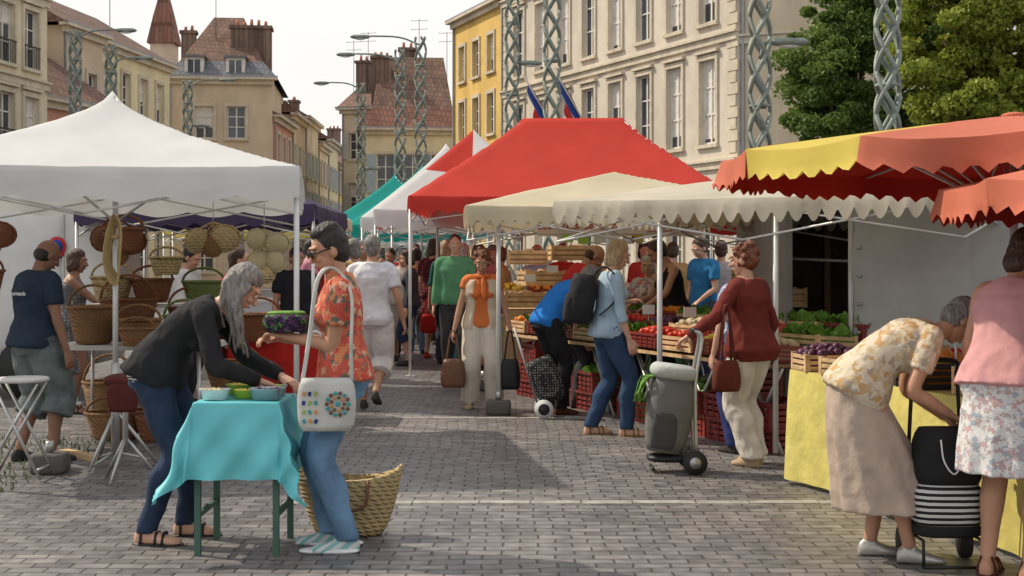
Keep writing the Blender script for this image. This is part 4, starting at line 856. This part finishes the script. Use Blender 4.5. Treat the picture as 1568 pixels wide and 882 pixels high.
for s_ in(-1,1):
    b.tube(cr([(x+s_*.14,y+.16,.03),(x+s_*.13,y+.16,.5),(x+s_*.11,y+.16,.92)],3),.01,blackm,8); b.tube([(x+s_*.15-.02,y+.17,.08),(x+s_*.15+.02,y+.17,.08)],.08,rubber,20)
    b.tube([(x+s_*.14,y+.14,.14),(x+s_*.14,y-.12,.14),(x+s_*.14,y-.13,.01)],.008,blackm,6)
b.tube(cr([(x-.11,y+.16,.9),(x-.1,y+.16,.97),(x+.1,y+.16,.97),(x+.11,y+.16,.9)],4),.014,blackm,8); b.tube([(x-.14,y-.13,.015),(x+.14,y-.13,.015)],.009,blackm,6)
b.tube(cr([(x-.06,y-.13,.62),(x-.05,y-.15,.52),(x,y-.15,.46),(x+.04,y-.15,.54),(x+.02,y-.13,.64)],5),.004,fw,6); b.obj('black_shopping_trolley')
b=MB(); dts=cloth('trolley_dotted',(.03,.03,.03),kind='dots',ps=42,pal=((.26,.26,.26),)); x,y=.3,13.0; tR=Matrix.Rotation(rad(-22),3,'Y'); b.rbox((x+.02,y,.36),(.26,.22,.42),dts,rot=tR,pw=4)
for s_ in(-1,1): b.tube([(x+.0,y+s_*.14-.02,.09),(x+.0,y+s_*.14+.02,.09)],.09,fw,18); b.tube([(x,y+s_*.14-.022,.09),(x,y+s_*.14+.022,.09)],.055,rubber,12)
b.tube([(x-.05,y+.1,.1),(x-.28,y+.1,.85)],.012,steel,6); b.obj('dotted_shopping_trolley')
def handbag(name,x,y,z,w_,d2,h,m_,top,rz=0):
    b=MB(); b.rbox((x,y,z),(w_,d2,h),m_,rz=rz,taper=.82,pw=4); c_,s_=math.cos(rz),math.sin(rz)
    for o in(-.25,.25): b.tube(cr([(x-w_*.28*c_-o*d2*s_,y-w_*.28*s_+o*d2*c_,z+h*.42),(x-w_*.1*c_,y-w_*.1*s_,top),(x+w_*.1*c_,y+w_*.1*s_,top),(x+w_*.28*c_-o*d2*s_,y+w_*.28*s_+o*d2*c_,z+h*.42)],5),.009,m_,6)
    b.obj(name)
handbag('brown_handbag',-.585,13.62,.37,.24,.12,.28,leather,.76); handbag('black_handbag',-.02,13.62,.36,.2,.12,.3,blackm,.76); handbag('red_handbag',-1.25,20.9,.55,.3,.14,.28,C(.45,.03,.02),.95); handbag('brown_shoulder_bag',1.52,9.72,.66,.2,.1,.22,C(.12,.03,.02),1.12,rz=.4)
b=MB(); bp=cloth('backpack_black',(.025,.025,.028),bump=.6); tR=Matrix.Rotation(rad(8),3,'Y'); bo=.07; b.rbox((.52+bo,11.62,1.16),(.2,.34,.42),bp,rot=tR,pw=3.5,bulge=.15); b.rbox((.42+bo,11.6,1.08),(.1,.26,.24),bp,rot=tR,pw=4)
for s_ in(-.1,.1): b.tube(cr([(.6+bo,11.62+s_,1.33),(.7+bo,11.62+s_*1.3,1.43),(.8+bo,11.62+s_*1.4,1.34),(.79+bo,11.62+s_*1.5,1.15),(.66+bo,11.62+s_*1.4,1.02)],4),.018,bp,6,flat=.4)
b.obj('backpack')
# ---------------------------------------------------------------- PEOPLE
jean=cloth('denim_light',(.13,.23,.36),bump=.5,bs=10,var=.35,vs=6); jeand=cloth('denim_dark',(.025,.04,.075),bump=.5,bs=10,var=.35,vs=6); denimg=cloth('denim_grey',(.12,.14,.14),var=.3)
flr=cloth('shirt_red_floral',(.5,.1,.06),kind='floral',ps=36,pal=[(.5,.09,.06),(.56,.14,.09),(.6,.38,.27),(.5,.08,.05),(.14,.13,.1),(.58,.22,.1),(.5,.1,.07)])
flb=cloth('shirt_beige_pattern',(.5,.4,.25),kind='floral',ps=30,pal=[(.58,.5,.37),(.5,.4,.25),(.6,.53,.42),(.38,.31,.24),(.58,.5,.39),(.48,.3,.14),(.58,.5,.37)])
flw=cloth('skirt_floral',(.6,.6,.6),kind='floral',ps=45,pal=[(.64,.64,.64),(.5,.34,.34),(.66,.65,.64),(.36,.4,.46),(.62,.62,.62),(.44,.34,.34),(.64,.64,.64)])
strp=cloth('striped_tee',(.6,.6,.6),kind='stripe',ps=22,pal=((.04,.04,.05),'Z'))
blackk=cloth('black_cardigan',(.022,.022,.024)); 
person('woman_in_black_cardigan',-1.83,7.22,92,1.66,True,1.0,lean=58,hipy=-.04,hip=.01,lh=(-.1,.61,.88),rh=(.12,.54,.87),lp=(-.5,-.4,-.6),rp=(.5,-.3,-.6),lf=(-.12,.08,-5,0),rf=(.12,-.06,5,0),head=(42,-10),top=blackk,sleeve=2,hem=-.05,flare=.035,inner=strp,bm=jeand,loose=.008,shoe=dark,sandal=True,hair='long',hm=h_grey,q=0,cloth_amp=.008)
person('woman_in_red_floral_shirt',-.86,7.0,264,1.65,True,1.0,lean=4,lh=(-.05,.29,1.12),rh=(.1,.33,1.10),lf=(-.09,-.02,-6,0),rf=(.1,.07,8,0),head=(20,-14),top=flr,sleeve=.5,hem=-.03,flare=.02,bm=jean,loose=.012,shoe=cloth('sneaker_teal',(.22,.42,.42),kind='stripe',ps=9,pal=((.55,.57,.56),'DIAGONAL')),hair='quiff',hm=h_black,sk=skin2,q=0,glasses=True,curl=38,collar=True)
b=MB()
for o in(-.1,.09): b.rbox((-.92,7.0+o,.011),(.27,.09,.022),fw,pw=3)
b.tube([(-.99+.034*math.cos(t*.5236),6.9,1.08+.034*math.sin(t*.5236)) for t in range(13)],.01,fw,6); b.obj('sneaker_soles_and_bracelet')
person('elderly_woman_in_patterned_blouse',1.84,6.75,92,1.58,True,1.1,lean=72,hipy=-.14,lh=(-.12,.34,.74),rh=(.14,.3,.78),lp=(-.3,-1,.1),rp=(.3,-1,.1),lf=(-.1,-.06,0,0),rf=(.1,.1,8,0),head=(58,-12),top=flb,sleeve=.5,hem=-.08,flare=.03,bottom='skirt',bm=C(.42,.33,.27),skz=.27,skw=(.24,.27),shoe=M('silver_shoe',(.45,.42,.38),.35,.5),hair='short',hm=h_grey,sk=skin2,q=0)
person('woman_in_pink_top',2.3,6.35,40,1.66,True,1.15,lean=22,hipy=-.03,lh=(-.22,.28,.9),rh=(.25,.3,.95),head=(30,20),top=C(.58,.3,.3),sleeve=0,hem=-.02,flare=.03,bottom='skirt',bm=flw,skz=.5,skw=(.23,.19),shoe=C(.08,.03,.02),sandal=True,hair='bob',hm=h_brown,sk=skin2,q=0)
person('woman_in_maroon_shirt',1.73,9.92,318,1.6,True,1.1,lean=6,lh=(-.42,.26,1.0),rh=(.24,.08,.86),lp=(-.6,-.6,-.5),lf=(-.09,-.08,0,0),rf=(.09,.02,6,0),head=(8,-25),top=cloth('maroon_shirt',(.15,.028,.022)),sleeve=2,hem=-.12,flare=.05,bm=C(.62,.58,.52),loose=.022,shoe=C(.4,.3,.2),hair='curly',hm=h_aub,q=0,cloth_amp=.009)
person('person_in_navy_trousers',1.78,10.55,340,1.55,True,1.0,top=cloth('check_blue',(.3,.35,.5),kind='dots',ps=30,pal=((.6,.6,.65),)),sleeve=.5,bm=C(.03,.04,.14),hm=h_grey,q=1)
person('man_in_navy_shirt',-3.52,10.1,38,1.66,False,1.12,lean=5,lh=(-.27,.08,.82),rh=(.27,.1,.84),lf=(-.12,-.05,-12,0),rf=(.13,.06,14,0),head=(32,10),top=cloth('navy_shirt',(.022,.034,.055)),sleeve=.5,hem=-.06,flare=.03,bm=denimg,blen=1.25,loose=.035,shoe=C(.035,.035,.035),hair='bald',hm=h_black,sk=skin3,q=0,cloth_amp=.009)
b=MB(); b.text('Vallee Gourmande',.045,fw,Matrix.Translation((-3.62,9.93,1.24))@Matrix.Rotation(rad(-38),4,'Z')@Matrix.Rotation(rad(90),4,'X')); b.obj('shirt_logo')
person('woman_in_light_denim_shirt',.81,11.65,78,1.66,True,1.0,lean=6,lh=(-.1,.2,1.15),rh=(.2,.14,.84),rp=(.3,-1,-.3),lf=(-.1,-.12,-4,0),rf=(.11,.14,12,0),head=(22,4),top=cloth('denim_shirt',(.34,.46,.56)),sleeve=1.5,hem=-.07,flare=.02,bm=cloth('denim_mid',(.03,.06,.12),bump=.5),shoe=C(.2,.12,.06),sandal=True,hair='bob',hm=h_blond,q=0)
person('man_in_white_walking',-1.4,13.7,2,1.74,False,1.05,lean=2,lh=(-.3,.0,.84),rh=(.3,.08,.86),lf=(-.1,.14,-6,0),rf=(.06,-.18,4,.1),head=(4,8),top=cloth('white_tee',(.66,.64,.67)),sleeve=.5,hem=-.1,flare=.03,bm=cloth('white_shorts',(.64,.6,.59)),blen=1.35,loose=.035,shoe=C(.06,.055,.05),hair='short',hm=h_grey,sk=skin2,q=0,cloth_amp=.009)
vest=cloth('trousers_beige_stripe',(.58,.51,.42),kind='stripe',ps=14,pal=((.64,.58,.5),'X')); org=C(.62,.17,.05)
person('elderly_woman_in_beige_waistcoat',-.3,13.8,178,1.6,True,1.0,lean=6,lh=(-.3,.06,.84),rh=(.3,.1,.84),lf=(-.13,.05,-8,0),rf=(.13,-.03,8,0),head=(22,6),top=org,sleeve=.3,hem=-.04,flare=.02,vest=C(.62,.5,.37),bm=vest,loose=.03,shoe=C(.4,.3,.2),hair='curly',hm=h_aub,sk=skin2,q=0,cloth_amp=.004)
b=MB(); b.tube([(-.3+.07*math.cos(t*.5236),13.75+.06*math.sin(t*.5236),1.33+.012*math.sin(t*2)) for t in range(13)],.02,org,8); b.tube(cr([(-.29,13.69,1.33),(-.28,13.64,1.24),(-.27,13.63,1.1)],4),[.02,.022,.024,.026,.026,.026,.028,.026,.02],org,8,flat=.5); b.obj('orange_scarf')
person('man_in_blue_shirt_bending',.42,13.3,62,1.68,False,1.0,lean=62,hipy=-.1,lh=(-.1,.45,.6),rh=(.2,.4,.7),head=(50,0),top=C(.02,.16,.5),sleeve=.5,hem=-.08,bm=C(.02,.02,.022),shoe=C(.1,.04,.02),hm=h_grey,q=1)
person('man_in_red_shirt',.62,13.95,70,1.74,False,1.1,lean=26,hipy=-.05,lh=(-.15,.5,.95),rh=(.2,.5,.95),head=(48,10),top=C(.52,.03,.03),sleeve=.5,bm=C(.05,.05,.06),hair='bald',hm=h_brown,sk=skin2,q=1)
person('stallholder_woman_in_black_top',1.68,14.1,255,1.74,True,1.0,lean=14,lh=(-.2,.4,1.0),rh=(.15,.42,1.02),lp=(-1,-.3,-.2),head=(38,10),top=C(.02,.02,.022),tank=True,sleeve=0,bm=C(.04,.04,.05),hair='bun',hm=h_brown,sk=skin2,q=1)
person('white_haired_woman',1.5,15.0,190,1.55,True,1.0,head=(12,10),top=cloth('blouse_floral',(.6,.6,.6),kind='floral',ps=30,pal=[(.6,.58,.56),(.5,.2,.2),(.6,.6,.58),(.3,.3,.4)]),hm=h_white,hair='bob',q=1)
person('man_in_blue_tee',2.42,17.3,235,1.8,False,1.0,head=(30,0),top=C(.03,.17,.36),bm=C(.05,.07,.12),hm=h_brown,q=1,lh=(-.2,.25,.95))
person('woman_in_grey_tee',2.75,18,20,1.76,True,1.0,top=C(.45,.4,.4),bm=C(.2,.2,.22),hm=h_brown,q=1)
person('woman_in_grey_dress',-4.32,13.4,78,1.6,True,1.15,lean=6,lh=(-.25,.1,.85),rh=(.12,.5,1.15),rp=(.2,-.4,-1),head=(10,0),top=cloth('dress_grey_dots',(.11,.11,.115),kind='dots',ps=30,pal=((.28,.28,.28),)),tank=True,sleeve=0,hem=-.04,bottom='dress',skz=.42,skw=(.2,.17),shoe=C(.03,.03,.03),sandal=True,hm=h_brown,sk=skin3,q=1,hair='bob')
person('man_in_white_shirt',-3.42,14.2,110,1.66,False,1.0,head=(30,0),lean=8,top=C(.6,.6,.58),sleeve=1,bm=C(.05,.05,.06),hm=h_black,sk=skin2,q=1,rh=(.15,.35,1.0))
person('person_in_maroon_top_bending',-2.78,12.9,80,1.65,True,1.2,lean=30,top=C(.25,.025,.03),sleeve=1,bm=C(.1,.02,.02),hm=h_brown,q=1)
person('woman_in_patterned_dress',-1.22,21.2,20,1.84,True,1.0,head=(10,15),top=cloth('dress_redblack',(.06,.012,.018),kind='dots',ps=22,pal=((.35,.08,.08),)),sleeve=.5,bottom='dress',skz=.5,skw=(.21,.18),shoe=C(.4,.05,.03),hm=h_brown,hair='bob',q=1,lh=(-.25,.15,.85))
person('man_in_black_tee',-2.35,14.9,160,1.64,False,1.05,top=C(.02,.02,.025),bm=C(.04,.045,.06),hm=h_brown,sk=skin2,q=1,head=(15,-10))
person('woman_in_white_blouse',-.68,19.3,30,1.74,True,1.05,top=cloth('blouse_pale',(.55,.55,.56),kind='floral',ps=20,pal=[(.6,.6,.6),(.4,.3,.5),(.6,.6,.6),(.2,.35,.5)]),sleeve=.5,bm=C(.05,.12,.16),hm=h_white,hair='bob',q=1)
person('woman_in_dark_green',-.95,20,10,1.8,True,1.0,top=C(.03,.1,.09),sleeve=1,bm=C(.03,.03,.05),hm=h_blond,hair='bob',q=1)
cols=[(.02,.13,.42),(.6,.6,.58),(.45,.05,.04),(.05,.05,.06),(.6,.54,.45),(.1,.27,.14),(.55,.25,.33),(.03,.05,.13),(.45,.28,.12),(.3,.4,.5)]
rr=random.Random(11)
for i,(x,y) in enumerate(((-1.95,17.0),(-2.45,20),(-2.15,19.4),(-1.7,24),(-1.35,25),(-2.0,27),(-1.1,23),(-.9,26),(-.55,21.5),(-2.3,30),(-1.6,31),(-2.7,33),(-.2,24),(-2.0,35),(-3.2,24),(-3.4,28),(-1.5,28.5),(-.3,20.6),(.35,18.9),(1.1,18.8),(1.8,18.7),(3.4,17),(-.75,18.1),(-.45,18.6),(-.12,18.9),(-1.55,22.3),(-1.9,21.6),(-2.6,22.5),(-.5,23.2),(-1.25,26.6),(-2.9,26.4),(-2.4,25),(-1.0,24.4),(-1.75,29.4),(-2.65,17.6),(-3.0,20.6),(2.1,17.9),(-1.45,19.7),(-2.9,23.6),(-1.5,33),(-2.55,28.4),(-.7,27.6),(-.35,22.2),(-1.65,20.6),(.75,20),(-2.2,37),(-1.1,30.2))):
    f=rr.random()<.55; t=C(*cols[rr.randrange(10)])
    person('market_visitor',x,y,rr.choice([0,20,180,160,90,270,340]),rr.uniform(1.66,1.86)*(1 if not f else .96),f,rr.uniform(.95,1.12),lean=rr.uniform(0,6),head=(rr.uniform(0,20),rr.uniform(-20,20)),top=t,sleeve=rr.choice([.5,.5,1,2]),bottom='pants',bm=C(*rr.choice([(.03,.04,.08),(.4,.36,.3),(.05,.05,.05),(.1,.16,.25)])),blen=rr.choice([2,2,1.2]),hair=rr.choice(['short','bob','short']) if f else 'short',hm=rr.choice([h_brown,h_black,h_grey,h_blond,h_aub]),sk=rr.choice([skin,skin2]),q=2,lf=(-.1,rr.uniform(-.05,.15),-6,0),rf=(.1,rr.uniform(-.15,.05),6,0))
print('faces',sum(len(o.data.polygons) for o in sc.objects if o.type=='MESH'))
